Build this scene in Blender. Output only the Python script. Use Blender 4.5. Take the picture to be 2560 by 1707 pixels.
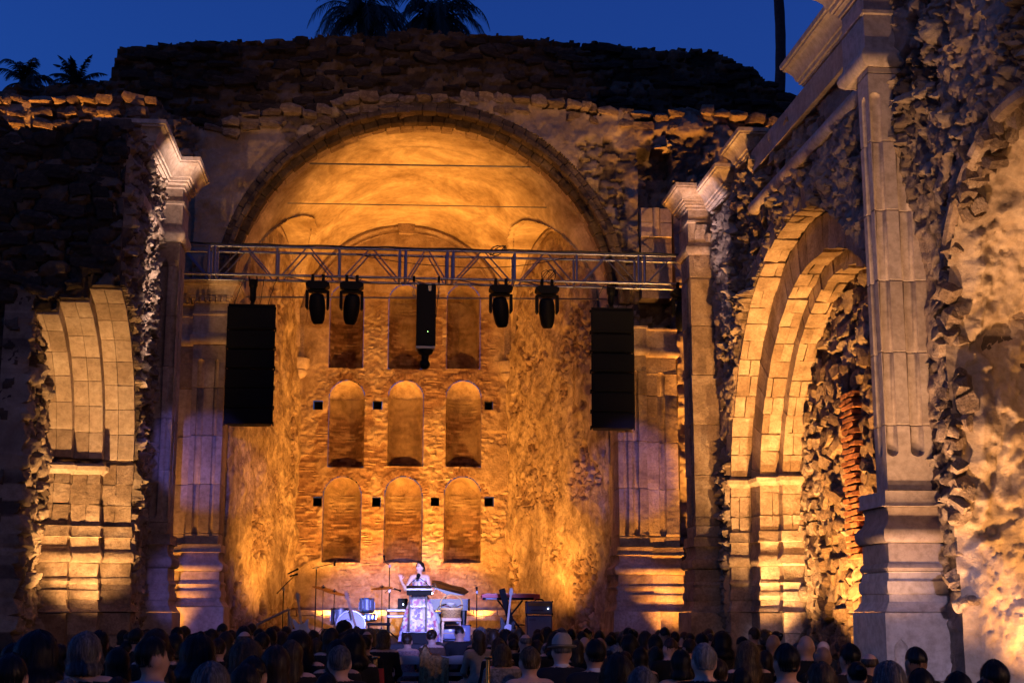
import bpy, bmesh, math, random
import numpy as np
from mathutils import Vector, Matrix
R = math.radians
random.seed(7)
for o in list(bpy.data.objects): bpy.data.objects.remove(o)
SC = bpy.context.scene
COL = SC.collection

# ------------------------------------------------------------------ camera
F = 50.0 / 36.0 * 2560            # focal length in photo pixels
PITCH = math.atan((1529 - 853.5) / F)
YAW = math.atan((1280 - 940) / F * math.cos(PITCH))
CZ = 1.6
cam_d = bpy.data.cameras.new('camera'); cam_d.lens = 50; cam_d.sensor_width = 36
cam_d.clip_end = 2000; cam_d.clip_start = .1
cam = bpy.data.objects.new('camera', cam_d); COL.objects.link(cam)
cam.location = (0, 0, CZ); cam.rotation_euler = (math.pi / 2 + PITCH, 0, -YAW)
SC.camera = cam

# ------------------------------------------------------------------ dusk sky
world = bpy.data.worlds.new('World'); SC.world = world; world.use_nodes = True
wn = world.node_tree; wn.nodes.clear()
sky = wn.nodes.new('ShaderNodeTexSky'); sky.sky_type = 'NISHITA'; sky.sun_disc = False
sky.sun_elevation = R(-.5); sky.sun_rotation = R(270); sky.air_density = 1.0; sky.dust_density = .2; sky.ozone_density = 6
bg = wn.nodes.new('ShaderNodeBackground'); bg.inputs['Strength'].default_value = .92
wo = wn.nodes.new('ShaderNodeOutputWorld')
wn.links.new(sky.outputs[0], bg.inputs[0]); wn.links.new(bg.outputs[0], wo.inputs[0])
SC.view_settings.view_transform = 'Standard'; SC.view_settings.look = 'None'
SC.view_settings.exposure = 0; SC.view_settings.gamma = 1
SC.cycles.use_denoising = True
SC.cycles.max_bounces = 4; SC.cycles.diffuse_bounces = 2; SC.cycles.glossy_bounces = 2
SC.cycles.transparent_max_bounces = 6; SC.cycles.transmission_bounces = 4
SC.cycles.sample_clamp_indirect = 3; SC.cycles.light_sampling_threshold = .02

# ------------------------------------------------------------------ small helpers
_cp, _sp, _cy, _sy = math.cos(PITCH), math.sin(PITCH), math.cos(YAW), math.sin(YAW)
def at(px, py, Y):
    """world point on the plane y = Y that the photo pixel (px, py) shows"""
    u = (px - 1280) / F; v = (853.5 - py) / F
    fx, fy, fz = u, _cp - v * _sp, _sp + v * _cp
    dx, dy = fx * _cy + fy * _sy, -fx * _sy + fy * _cy
    t = Y / dy
    return Vector((dx * t, Y, CZ + fz * t))
def atx(px, py, X):
    """world point on the plane x = X"""
    p = at(px, py, 1.0); t = X / p.x
    return Vector((X, t, CZ + (p.z - CZ) * t))

def mesh_obj(name, verts, faces, mat=None, parent=None, smooth=False, off=None):
    me = bpy.data.meshes.new(name); me.from_pydata([tuple(v) for v in verts], [], [tuple(f) for f in faces]); me.update()
    return link(name, me, mat, parent, smooth)
def link(name, me, mat=None, parent=None, smooth=False):
    if mat is not None and len(me.materials) == 0: me.materials.append(mat)
    if smooth: me.polygons.foreach_set('use_smooth', [True] * len(me.polygons))
    o = bpy.data.objects.new(name, me); COL.objects.link(o)
    if parent is not None: adopt(o, parent)
    return o
WLOC = {}
def adopt(o, parent):
    o.parent = parent
    if parent.name in WLOC: o.matrix_parent_inverse = Matrix.Translation(-WLOC[parent.name])
def tag(o, label, cat=None, group=None, kind=None):
    if label: o['label'] = label
    if cat: o['category'] = cat
    if group: o['group'] = group
    if kind: o['kind'] = kind
    return o
def thing(name, label, cat, loc=(0, 0, 0), group=None, rot=0, worldparts=False, kind=None):
    """an Empty at the thing's base; with worldparts its parts are given in world coordinates"""
    o = bpy.data.objects.new(name, None); o.empty_display_size = .2; COL.objects.link(o)
    o.location = loc; o.rotation_euler = (0, 0, rot)
    if worldparts: WLOC[o.name] = Vector(loc)
    return tag(o, label, cat, group, kind)
def setting(o, kind='structure'): o['kind'] = kind; return o

class MB:
    """collects shapes, links them as one mesh object"""
    def __init__(s): s.v = []; s.f = []; s.mi = []; s.cur = 0
    def add(s, vs, fs):
        b = len(s.v); s.v += [tuple(v) for v in vs]; s.f += [tuple(i + b for i in f) for f in fs]; s.mi += [s.cur] * len(fs); return s
    def box(s, lo, hi, bev=0):
        x0, y0, z0 = lo; x1, y1, z1 = hi
        if bev <= 0:
            return s.add([(x0,y0,z0),(x1,y0,z0),(x1,y1,z0),(x0,y1,z0),(x0,y0,z1),(x1,y0,z1),(x1,y1,z1),(x0,y1,z1)],
                  [(0,3,2,1),(4,5,6,7),(0,1,5,4),(1,2,6,5),(2,3,7,6),(3,0,4,7)])
        b = bev; rings = []
        for (o, z) in ((b, z0), (0, z0 + b), (0, z1 - b), (b, z1)):
            rings.append([(x0+b,y0+o,z),(x1-b,y0+o,z),(x1-o,y0+b,z),(x1-o,y1-b,z),(x1-b,y1-o,z),(x0+b,y1-o,z),(x0+o,y1-b,z),(x0+o,y0+b,z)])
        return s.rings(rings, cap=True)
    def rings(s, rings, cap=True, closed=True):
        n = len(rings[0]); vs = [p for r in rings for p in r]; fs = []
        for k in range(len(rings) - 1):
            for i in range(n if closed else n - 1):
                j = (i + 1) % n
                fs.append((k*n+i, k*n+j, (k+1)*n+j, (k+1)*n+i))
        if cap: fs.append(tuple(range(n - 1, -1, -1))); fs.append(tuple((len(rings)-1)*n + i for i in range(n)))
        return s.add(vs, fs)
    def tube(s, pts, r, n=8, cap=True):
        pts = [Vector(p) for p in pts]; rr = r if isinstance(r, (list, tuple)) else [r] * len(pts)
        rings = []; up = None
        for i, p in enumerate(pts):
            d = (pts[min(i+1, len(pts)-1)] - pts[max(i-1, 0)]).normalized()
            if up is None: up = Vector((0,0,1)) if abs(d.z) < .9 else Vector((1,0,0))
            a = d.cross(up).normalized(); b = a.cross(d).normalized(); up = b
            rings.append([p + (a * math.cos(t) + b * math.sin(t)) * rr[i] for t in [2*math.pi*k/n for k in range(n)]])
        return s.rings(rings, cap)
    def lathe(s, prof, c=(0,0,0), axis='z', n=20, cap=True):
        c = Vector(c); rings = []
        for r, h in prof:
            ring = []
            for k in range(n):
                t = 2*math.pi*k/n; a, b = r*math.cos(t), r*math.sin(t)
                q = {'z': (a, b, h), 'y': (a, h, -b) , 'x': (h, a, b)}[axis]
                ring.append(c + Vector(q))
            rings.append(ring)
        return s.rings(rings, cap)
    def bar(s, a, b, w, h=None, up=(0,0,1)):
        h = w if h is None else h
        a, b = Vector(a), Vector(b); d = (b - a).normalized(); up = Vector(up)
        if abs(d.dot(up)) > .98: up = Vector((0,1,0))
        x = d.cross(up).normalized(); y = x.cross(d).normalized()
        r = lambda p: [p + x*sx*w/2 + y*sy*h/2 for sx, sy in ((-1,-1),(1,-1),(1,1),(-1,1))]
        return s.rings([r(a), r(b)])
    def sphere(s, c, r, n=12, m=8, sc=(1,1,1)):
        c = Vector(c); rings = []
        for i in range(m + 1):
            t = math.pi * i / m - math.pi/2; rr = max(math.cos(t), .02)
            rings.append([c + Vector((rr*math.cos(2*math.pi*k/n)*sc[0], rr*math.sin(2*math.pi*k/n)*sc[1], math.sin(t)*sc[2])) * r for k in range(n)])
        return s.rings(rings)
    def prism(s, pts, axis, a, b):
        """extrude a 2d outline along an axis from a to b"""
        def q(p, h): return {'y': (p[0], h, p[1]), 'x': (h, p[0], p[1]), 'z': (p[0], p[1], h)}[axis]
        return s.rings([[q(p, a) for p in pts], [q(p, b) for p in pts]])
    def build(s, name, mat, parent=None, smooth=False, mats=None, fix=True):
        me = bpy.data.meshes.new(name); me.from_pydata(s.v, [], s.f)
        if fix:
            bm = bmesh.new(); bm.from_mesh(me); bmesh.ops.recalc_face_normals(bm, faces=bm.faces); bm.to_mesh(me); bm.free()
        me.update()
        for m in (mats or [mat]): me.materials.append(m)
        if mats: me.polygons.foreach_set('material_index', s.mi)
        o = link(name, me, None, parent, False)
        if smooth:
            me.polygons.foreach_set('use_smooth', [True] * len(me.polygons))
            me.set_sharp_from_angle(angle=R(38))
        return o
def copy_tree(o, parent=None):
    c = o.copy(); COL.objects.link(c); c.parent = parent
    for ch in list(o.children): copy_tree(ch, c)
    return c

# ------------------------------------------------------------------ numpy noise
def _h(ix, iy, seed):
    n = (ix.astype(np.int64) * 374761393 + iy.astype(np.int64) * 668265263 + seed * 974634777) & 0x7fffffff
    n = ((n ^ (n >> 13)) * 1274126177) & 0x7fffffff
    n = ((n ^ (n >> 16)) * 2246822519) & 0x7fffffff
    return ((n ^ (n >> 15)) & 0xffffff) / float(0x1000000)
def vnoise(x, y, seed=0):
    ix, iy = np.floor(x), np.floor(y); fx, fy = x - ix, y - iy
    fx = fx*fx*(3-2*fx); fy = fy*fy*(3-2*fy)
    a, b, c, d = _h(ix,iy,seed), _h(ix+1,iy,seed), _h(ix,iy+1,seed), _h(ix+1,iy+1,seed)
    return (a*(1-fx)+b*fx)*(1-fy) + (c*(1-fx)+d*fx)*fy
def fbm(x, y, o=4, seed=0, g=.5):
    s = 0; a = 1; t = 0
    for k in range(o): s = s + a * vnoise(x*2**k + 17*k, y*2**k + 31*k, seed + k); t += a; a *= g
    return s / t
def worley(x, y, seed=0, jit=.9):
    ix, iy = np.floor(x), np.floor(y)
    f1 = np.full(x.shape, 9.0); f2 = f1.copy(); cid = np.zeros(x.shape); ox = cid.copy(); oy = cid.copy(); c2 = cid.copy()
    for dx in (-1, 0, 1):
        for dy in (-1, 0, 1):
            cx, cy = ix + dx, iy + dy
            px = cx + .5 + (_h(cx,cy,seed)-.5)*jit; py = cy + .5 + (_h(cx,cy,seed+5)-.5)*jit
            d = np.maximum(np.abs(px-x), np.abs(py-y))*.62 + np.hypot(px-x, py-y)*.38; idv = _h(cx,cy,seed+9)
            m = d < f1
            f2 = np.where(m, f1, np.minimum(f2, d)); cid = np.where(m, idv, cid); f1 = np.where(m, d, f1)
            ox = np.where(m, x-px, ox); oy = np.where(m, y-py, oy); c2 = np.where(m, _h(cx,cy,seed+13), c2)
    return f1, f2, cid, ox, oy, c2
def sstep(a, b, x): t = np.clip((x-a)/(b-a), 0, 1); return t*t*(3-2*t)
def flakes(u, v, seed=0, n=4, h=.035, f=.9):
    """broken layers of render: sharp little steps along noise contours"""
    q = fbm(u*f, v*f, 6, seed, .56); s = 0
    for k in range(n): t = .38 + .24*k/max(1, n-1); s = s + h*sstep(t, t+.010, q)
    return s

def rubble(u, v, su=.3, sv=.18, amp=.06, seed=0, jit=.8, rough=.5):
    """depth of rubble: tilted, broken stone faces proud of recessed mortar; returns depth and a per-stone number"""
    wx = (fbm(u*2.3, v*2.3, 4, seed+50) - .5)*.9; wy = (fbm(u*2.3+40, v*2.3, 4, seed+60) - .5)*.9
    x, y = u/su + wx, v/sv + wy
    f1, f2, cid, ox, oy, c2 = worley(x, y, seed, jit)
    body = sstep(.02, .13, f2-f1)
    tilt = ox*(cid-.5)*1.5 + oy*(c2-.5)*1.5
    d = amp*body*(.35+.75*cid + tilt) + amp*rough*(fbm(u*7, v*7, 5, seed+3, .6)-.5)*1.9
    return d, cid, body
def bricks(u, v, bw=.26, bh=.075, amp=.025, seed=0):
    v = v + (fbm(u*1.3, v*1.3, 2, seed+4) - .5)*.06
    r = np.floor(v/bh); x = u/bw + .5*(r % 2) + .3*_h(r, r*0, seed)
    c = np.floor(x); fx = np.abs(x-c-.5)*2; fy = np.abs(v/bh-r-.5)*2
    cid = _h(c, r, seed+1)
    body = (1-sstep(.86, .98, fx))*(1-sstep(.66, .95, fy))
    return amp*body*(.2+1.1*cid) + .012*(fbm(u*9, v*9, 3, seed+3)-.5), cid, body

def slab(name, us, vs, P, depth, mask, thick, mat, parent=None, attrs=None, N=None, smooth=True):
    """relief sheet with thickness. us, vs: vertex parameters; P(u,v)->(x,y,z) arrays of the base surface,
    N: unit outward direction (tuple or arrays); depth: relief; mask: cells kept"""
    U, V = np.meshgrid(us, vs); X, Y, Z = P(U, V)
    nx, ny, nz = N
    d = depth
    ny_, nx_ = U.shape
    front = np.stack([X + nx*d, Y + ny*d, Z + nz*d], -1).reshape(-1, 3)
    back = np.stack([X - nx*thick, Y - ny*thick, Z - nz*thick], -1).reshape(-1, 3)
    idx = np.arange(ny_*nx_).reshape(ny_, nx_); n0 = ny_*nx_
    if mask is None: mask = np.ones((ny_-1, nx_-1), bool)
    a, b, c, e = idx[:-1,:-1], idx[:-1,1:], idx[1:,1:], idx[1:,:-1]
    q = np.stack([a, b, c, e], -1)[mask]
    faces = [q]
    if thick > 0:
        pm = np.pad(mask, 1)
        def side(i, j, nb): # edges of kept cells whose neighbour is missing
            m = mask & ~nb
            s = np.stack([j[m], i[m], i[m]+n0, j[m]+n0], -1); faces.append(s)
        side(a, b, pm[:-2,1:-1]); side(b, c, pm[1:-1,2:]); side(c, e, pm[2:,1:-1]); side(e, a, pm[1:-1,:-2])
        # coarse back: skip (one back face per kept cell would double the mesh) -> reuse cells at the back
        faces.append(q[:, ::-1] + n0)
    fa = np.concatenate(faces); vv = np.concatenate([front, back]) if thick > 0 else front
    used = np.unique(fa); re = np.full(len(vv), -1); re[used] = np.arange(len(used)); fa = re[fa]; vv = vv[used]
    me = bpy.data.meshes.new(name)
    me.vertices.add(len(vv)); me.vertices.foreach_set('co', vv.astype(np.float32).ravel())
    me.loops.add(fa.size); me.loops.foreach_set('vertex_index', fa.astype(np.int32).ravel())
    me.polygons.add(len(fa)); me.polygons.foreach_set('loop_start', np.arange(0, fa.size, 4, dtype=np.int32))
    me.polygons.foreach_set('loop_total', np.full(len(fa), 4, np.int32))
    me.update(calc_edges=True); me.validate()
    for k, arr in (attrs or {}).items():
        full = np.concatenate([arr.ravel(), arr.ravel()])[used] if thick > 0 else arr.ravel()[used]
        at_ = me.attributes.new(k, 'FLOAT', 'POINT'); at_.data.foreach_set('value', full.astype(np.float32))
    o = link(name, me, mat, parent, smooth)
    if smooth: me.set_sharp_from_angle(angle=R(60))
    return o
# ------------------------------------------------------------------ materials (procedural)
def nt(name):
    m = bpy.data.materials.new(name); m.use_nodes = True; t = m.node_tree
    return m, t, t.nodes['Principled BSDF']
def ramp(t, stops):
    r = t.nodes.new('ShaderNodeValToRGB'); e = r.color_ramp.elements
    while len(e) < len(stops): e.new(.5)
    for i, (p, c) in enumerate(stops): e[i].position = p; e[i].color = (*c, 1)
    return r
def noise_node(t, scale, detail=5, rough=.6, vec=None, dist=0):
    n = t.nodes.new('ShaderNodeTexNoise'); n.inputs['Scale'].default_value = scale; n.inputs['Detail'].default_value = detail
    n.inputs['Roughness'].default_value = rough; n.inputs['Distortion'].default_value = dist
    if vec is not None: t.links.new(vec, n.inputs['Vector'])
    return n
def coords(t, kind='Object', scale=(1,1,1)):
    c = t.nodes.new('ShaderNodeTexCoord'); mp = t.nodes.new('ShaderNodeMapping'); mp.inputs['Scale'].default_value = scale
    t.links.new(c.outputs[kind], mp.inputs[0]); return mp.outputs[0]
def mixc(t, a, b, fac, mode='MIX'):
    m = t.nodes.new('ShaderNodeMix'); m.data_type = 'RGBA'; m.blend_type = mode
    for s, k in ((fac, 0), (a, 6), (b, 7)):
        if hasattr(s, 'node'): t.links.new(s, m.inputs[k])
        elif isinstance(s, tuple): m.inputs[k].default_value = (*s, 1)
        else: m.inputs[k].default_value = s
    return m.outputs[2]
def bump(t, h, strength, dist, bsdf, prev=None):
    b = t.nodes.new('ShaderNodeBump'); b.inputs['Strength'].default_value = strength; b.inputs['Distance'].default_value = dist
    t.links.new(h, b.inputs['Height'])
    if prev is not None: t.links.new(prev, b.inputs['Normal'])
    t.links.new(b.outputs[0], bsdf.inputs['Normal']); return b.outputs[0]
def stone_mat(name, c1, c2, c3, scale=1.2, pits=.5, rough=.9, bumps=.5, rnd=True, fine=38):
    m, t, b = nt(name); v = coords(t)
    n1 = noise_node(t, scale, 6, .65, v, .4); r = ramp(t, [(.3, c1), (.52, c2), (.72, c3)]); t.links.new(n1.outputs[0], r.inputs[0])
    col = r.outputs[0]
    n2 = noise_node(t, scale*9, 4, .7, v); r2 = ramp(t, [(.35, (.62,.6,.58)), (.6, (1,1,1))]); t.links.new(n2.outputs[0], r2.inputs[0])
    col = mixc(t, col, r2.outputs[0], .8, 'MULTIPLY')
    if rnd:
        oi = t.nodes.new('ShaderNodeObjectInfo'); rr = ramp(t, [(0, (.72,.66,.6)), (.5, (1,.97,.93)), (1, (1.15,1.12,1.1))])
        t.links.new(oi.outputs['Random'], rr.inputs[0]); col = mixc(t, col, rr.outputs[0], 1, 'MULTIPLY')
    t.links.new(col, b.inputs['Base Color']); b.inputs['Roughness'].default_value = rough
    b.inputs['Specular IOR Level'].default_value = .25
    vo = t.nodes.new('ShaderNodeTexVoronoi'); vo.inputs['Scale'].default_value = 14; t.links.new(v, vo.inputs['Vector'])
    rv = ramp(t, [(.0, (0,0,0)), (.16, (1,1,1))]); t.links.new(vo.outputs['Distance'], rv.inputs[0])
    p = bump(t, rv.outputs[0], pits*.5, .008, b)
    n3 = noise_node(t, fine, 6, .7, v); p = bump(t, n3.outputs[0], bumps, .02, b, p)
    n4 = noise_node(t, 6, 5, .6, v); bump(t, n4.outputs[0], bumps, .05, b, p)
    return m
def attr_mat(name, a0, a1, stones, scale=1.0, bumps=.6, streak=(1,1,1), fine=30, spread=.35):
    """wall skin: attribute 'skin' 1 = plaster, 0 = bare stone; 'rnd' varies stones"""
    m, t, b = nt(name); v = coords(t, 'Object', streak); vo = coords(t)
    n1 = noise_node(t, scale, 7, .68, v, .6); r = ramp(t, [(.3, a0), (.5, tuple((x+y)/2 for x, y in zip(a0, a1))), (.66, a1)])
    t.links.new(n1.outputs[0], r.inputs[0])
    at1 = t.nodes.new('ShaderNodeAttribute'); at1.attribute_name = 'skin'
    at2 = t.nodes.new('ShaderNodeAttribute'); at2.attribute_name = 'rnd'
    rs = ramp(t, [(i/(len(stones)-1), c) for i, c in enumerate(stones)]); t.links.new(at2.outputs['Fac'], rs.inputs[0])
    n2 = noise_node(t, 7, 5, .7, vo); r2 = ramp(t, [(.3, (.55,.53,.5)), (.62, (1.05,1.05,1.05))]); t.links.new(n2.outputs[0], r2.inputs[0])
    sc = mixc(t, rs.outputs[0], r2.outputs[0], .9, 'MULTIPLY')
    pc = mixc(t, r.outputs[0], r2.outputs[0], spread, 'MULTIPLY')
    t.links.new(mixc(t, sc, pc, at1.outputs['Fac']), b.inputs['Base Color'])
    b.inputs['Roughness'].default_value = .92; b.inputs['Specular IOR Level'].default_value = .2
    n3 = noise_node(t, fine, 6, .72, vo); p = bump(t, n3.outputs[0], bumps, .02, b)
    n4 = noise_node(t, 5.5, 5, .62, vo); bump(t, n4.outputs[0], bumps*.9, .06, b, p)
    return m
def plain(name, col, rough=.6, metal=0, spec=.4, var=0, vs=8, bm=0, coat=0, emit=None, es=1, obj_rnd=0):
    m, t, b = nt(name); b.inputs['Roughness'].default_value = rough; b.inputs['Metallic'].default_value = metal
    b.inputs['Specular IOR Level'].default_value = spec; b.inputs['Base Color'].default_value = (*col, 1)
    b.inputs['Coat Weight'].default_value = coat
    if var or bm:
        v = coords(t); n = noise_node(t, vs, 5, .65, v)
        r = ramp(t, [(.3, tuple(c*(1-var) for c in col)), (.7, tuple(min(1, c*(1+var)) for c in col))]); t.links.new(n.outputs[0], r.inputs[0])
        t.links.new(r.outputs[0], b.inputs['Base Color'])
        if bm: bump(t, n.outputs[0], bm, .01, b)
    if emit: b.inputs['Emission Color'].default_value = (*emit, 1); b.inputs['Emission Strength'].default_value = es
    return m
SAND = stone_mat('dressed sandstone', (.30,.22,.15), (.44,.34,.25), (.56,.46,.36), 1.1, .5, .9, .28)
SANDR = stone_mat('weathered sandstone', (.20,.14,.09), (.37,.27,.18), (.50,.40,.29), 2.0, .9, .95, .8)
SMOOTH = stone_mat('new dressed stone', (.42,.325,.235), (.49,.39,.29), (.55,.45,.345), .9, .5, .85, .14, rnd=True, fine=24)
DARKS = stone_mat('dark sandstone', (.06,.04,.024), (.12,.082,.052), (.21,.15,.10), 2.0, .8, .95, .8)  # darker sandstone for the front rings of the chancel arch
ROCK = stone_mat('field stone', (.13,.09,.06), (.27,.19,.125), (.42,.32,.22), 3.0, .6, .95, .9)
DROCK = stone_mat('shaded field stone', (.03,.021,.014), (.06,.042,.028), (.11,.08,.052), 3.0, .6, .95, .9)  # darkened copy of the field stone, shade of the unlit walls in its colour
BRICK = stone_mat('red fired brick', (.20,.075,.035), (.30,.12,.055), (.38,.18,.09), 4.0, .4, .9, .6)
PLAST = attr_mat('amber plaster over stone', (.15,.085,.036), (.60,.46,.29), [(.17,.10,.055),(.26,.165,.095),(.36,.25,.155),(.42,.31,.20)], 2.1, .8, (1,1,.8), 30, .6)
VAULT = attr_mat('stained lime plaster', (.20,.12,.05), (.70,.55,.35), [(.3,.2,.11),(.4,.3,.2)], .8, .18, (.55,.8,1.5), 16, .55)
WALLM = attr_mat('bare rubble masonry', (.22,.15,.095), (.42,.31,.21), [(.075,.052,.036),(.15,.105,.07),(.25,.18,.12),(.36,.275,.19)], 1.2, .9, (1,1,1), 26)
GABLE = attr_mat('shaded rubble masonry', (.05,.034,.02), (.10,.068,.042), [(.03,.02,.012),(.07,.046,.028),(.11,.074,.045),(.16,.11,.07)], 1.2, .8, (1,1,1), 20)  # shade over the gable and the broken left face put into the colour
BRWALL = attr_mat('old brick and stone', (.22,.135,.065), (.54,.40,.25), [(.24,.13,.07),(.33,.20,.11),(.42,.29,.17),(.50,.37,.23)], 1.8, .8, (1,1,1), 30, .6)
NICHEM = attr_mat('shaded niche brick', (.13,.08,.038), (.36,.25,.14), [(.09,.045,.025),(.14,.07,.035),(.20,.11,.06),(.27,.17,.10)], 1.6, .6, (1,1,1), 30)  # dark red brick, darkened further to paint the shade inside the niches
NEARPL = attr_mat('thick scratched plaster', (.33,.23,.135), (.54,.41,.27), [(.20,.14,.09),(.30,.22,.145),(.38,.28,.19)], 2.6, .55, (1,.5,1), 60, .6)
HOLE = plain('dark putlog hole', (.02,.015,.012), .95)  # near-black lining of the putlog holes
GROUND = plain('worn paving', (.06,.05,.042), .9, var=.3, vs=2, bm=.4)
BLACK = plain('black paint', (.004,.004,.0045), .6, spec=.12, var=.2, vs=30)
BLACKG = plain('black lacquer', (.006,.006,.007), .35, spec=.25)
RUBBER = plain('black rubber', (.015,.015,.015), .7)
ALU = plain('aluminium', (.20,.205,.26), .42, 1, var=.12, vs=20)
STEEL = plain('grey steel', (.23,.22,.22), .5, .8)
CHROME = plain('chrome', (.8,.8,.82), .12, 1)
BRASS = plain('brass', (.75,.5,.18), .25, 1, var=.1, vs=12)
# ------------------------------------------------------------------ masonry builders
def plan(rect, off=0, notches=(), k=0):
    x0, y0, x1, y1 = rect; X0, Y0, X1, Y1 = x0-off, y0-off, x1+off, y1+off
    def cut(c, d, n, r):      # c: point on the edge, d: direction along it, n: inward
        return [(c[0] + d[0]*r*k*-math.cos(t) + n[0]*r*.85*k*math.sin(t), c[1] + d[1]*r*k*-math.cos(t) + n[1]*r*.85*k*math.sin(t))
                for t in [math.pi*i/8 for i in range(9)]]
    p = [(X0, Y0)]
    for s, q, r in notches:
        if s == 'f': p += cut((x0+q, Y0), (1,0), (0,1), r)
    p.append((X1, Y0))
    for s, q, r in notches:
        if s == 'r': p += cut((X1, y0+q), (0,1), (-1,0), r)
    p += [(X1, Y1), (X0, Y1)]
    for s, q, r in sorted(notches, key=lambda t: -t[1]):
        if s == 'l': p += cut((X0, y0+q), (0,-1), (1,0), r)
    return p
def loft(rect, rings, notches=()):
    m = MB(); m.rings([[(x, y, z) for x, y in plan(rect, o, notches, k)] for z, o, k in rings]); return m
def fk(z, z0, z1, r):
    h = min(z - z0, z1 - z)
    if h <= 0: return 0
    return 1 if h >= r else math.sqrt(max(0, 1 - (1 - h/r)**2))
def shaft(parent, rect, z0, z1, joints, notches, fz, mat, wear=0, seed=0, name='shaft_block'):
    """a pilaster shaft of stacked blocks with flutes that stop in round ends"""
    rnd = random.Random(seed); zs = [z0] + [j for j in joints if z0 < j < z1] + [z1]; r = notches[0][2] if notches else .1
    for a, b in zip(zs[:-1], zs[1:]):
        zz = sorted(set([a+.003, a+.014, b-.014, b-.003] + [z for z in [fz[0]-.001] + [fz[0]+r*i/5 for i in range(6)] + [fz[1]-r*i/5 for i in range(6)] + [fz[1]+.001] if a+.02 < z < b-.02]))
        rings = []
        for z in zz:
            e = -.012 if (z <= a+.005 or z >= b-.005) else 0
            rings.append((z, e, fk(z, fz[0], fz[1], r)))
        m = loft(rect, rings, notches)
        if wear:
            m.v = [(x + rnd.gauss(0, wear), y + rnd.gauss(0, wear), z) for x, y, z in m.v]
        m.build(name, mat, parent, smooth=True)
BASE = [(0,0),(0,.07),(.10,.075),(.13,.10),(.135,.035),(.18,.02),(.24,.025),(.285,.06),(.30,.10),(.33,.135),(.37,.145),(.41,.13),(.43,.10),(.435,.06),(.60,.06),(.61,.085),(.64,.105),(.67,.085),(.68,.075),(.745,.09),(.75,.115),(.80,.125),(.85,.11),(.855,.09),(.92,.10),(.93,.12),(.97,.15),(1.0,.20)]
def base(parent, rect, z0, z1, mat, pieces=2, wear=0, seed=0, k=1.0):
    """moulded pilaster base between the plinth top z0 and the shaft foot z1"""
    rnd = random.Random(seed); cuts = [0, .435, 1.0] if pieces == 2 else [0, .135, .435, .67, 1.0]
    for a, b in zip(cuts[:-1], cuts[1:]):
        pr = [(z1 - (z1-z0)*f - (.004 if f == a else 0) + (.004 if f == b else 0), o*k) for f, o in BASE if a - 1e-6 <= f <= b + 1e-6]
        m = loft(rect, [(z, o, 0) for z, o in pr])
        if wear: m.v = [(x + rnd.gauss(0, wear), y + rnd.gauss(0, wear), z + rnd.gauss(0, wear*.5)) for x, y, z in m.v]
        m.build('base_moulding', mat, parent, smooth=True)
ENTAB = [(0,.0),(0,.03),(.03,.09),(.08,.115),(.13,.09),(.16,.04),(.20,.03),(.46,.03),(.47,.06),(.50,.06),(.505,.02),(.66,.02),(.67,.06),(.70,.06),(.72,.12),(.74,.12),(.745,.16),(.78,.17),(.785,.20),(.80,.21),(.85,.24),(.90,.31),(.925,.36),(.93,.38),(.95,.385),(.955,.42),(1.0,.43),(1.0,.0)]
def entab(parent, rect, z0, z1, mat, lo=0, hi=1.0, k=1.0, name='entablature'):
    pr = [(z0 + (z1-z0)*f, o*k) for f, o in ENTAB if lo - 1e-6 <= f <= hi + 1e-6]
    if pr[-1][1] > .02: pr.append((pr[-1][0]+.002, 0))
    return loft(rect, [(z, o, 0) for z, o in pr]).build(name, mat, parent, smooth=True)
def hexblock(c8, mat, parent, name, bev=.012, jit=.008, rnd=random, worn=0):
    """one dressed block from eight corners, arrises rounded"""
    bm = bmesh.new(); vs = [bm.verts.new([q + rnd.uniform(-jit, jit) for q in p]) for p in c8]
    for f in ((0,3,2,1),(4,5,6,7),(0,1,5,4),(1,2,6,5),(2,3,7,6),(3,0,4,7)): bm.faces.new([vs[i] for i in f])
    bmesh.ops.recalc_face_normals(bm, faces=bm.faces)
    if worn:      # eroded faces and rounded, chipped arrises
        cen = sum((v.co for v in bm.verts), Vector())/8; cor = set(bm.verts)
        bmesh.ops.subdivide_edges(bm, edges=bm.edges[:], cuts=1, use_grid_fill=True)
        for v in bm.verts:
            d = v.co-cen; k = len(v.link_edges)
            v.co -= d.normalized()*(worn*(rnd.uniform(.5, 1.6) if v in cor else rnd.uniform(-.5, .9)))
        me = bpy.data.meshes.new(name); bm.to_mesh(me); bm.free()
        me.polygons.foreach_set('use_smooth', [True]*len(me.polygons)); me.set_sharp_from_angle(angle=R(48))
        return link(name, me, mat, parent)
    bmesh.ops.bevel(bm, geom=bm.edges[:], offset=bev, segments=1, affect='EDGES')
    me = bpy.data.meshes.new(name); bm.to_mesh(me); bm.free()
    return link(name, me, mat, parent)
def rockmesh(seed, lumps=.22):
    rnd = random.Random(seed); bm = bmesh.new(); bmesh.ops.create_cube(bm, size=1)
    bmesh.ops.subdivide_edges(bm, edges=bm.edges[:], cuts=1, use_grid_fill=True)
    for v in bm.verts:
        c = Vector(v.co); n = c.normalized()*.62
        v.co = c.lerp(n, .44) * (1 + rnd.uniform(-lumps, lumps*.6)) + Vector([rnd.uniform(-.07, .07) for _ in range(3)])
    me = bpy.data.meshes.new('stone'); bm.to_mesh(me); bm.free()
    me.polygons.foreach_set('use_smooth', [True]*len(me.polygons)); me.set_sharp_from_angle(angle=R(34)); return me
ROCKS = [rockmesh(i) for i in range(14)]
RM = {}
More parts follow.
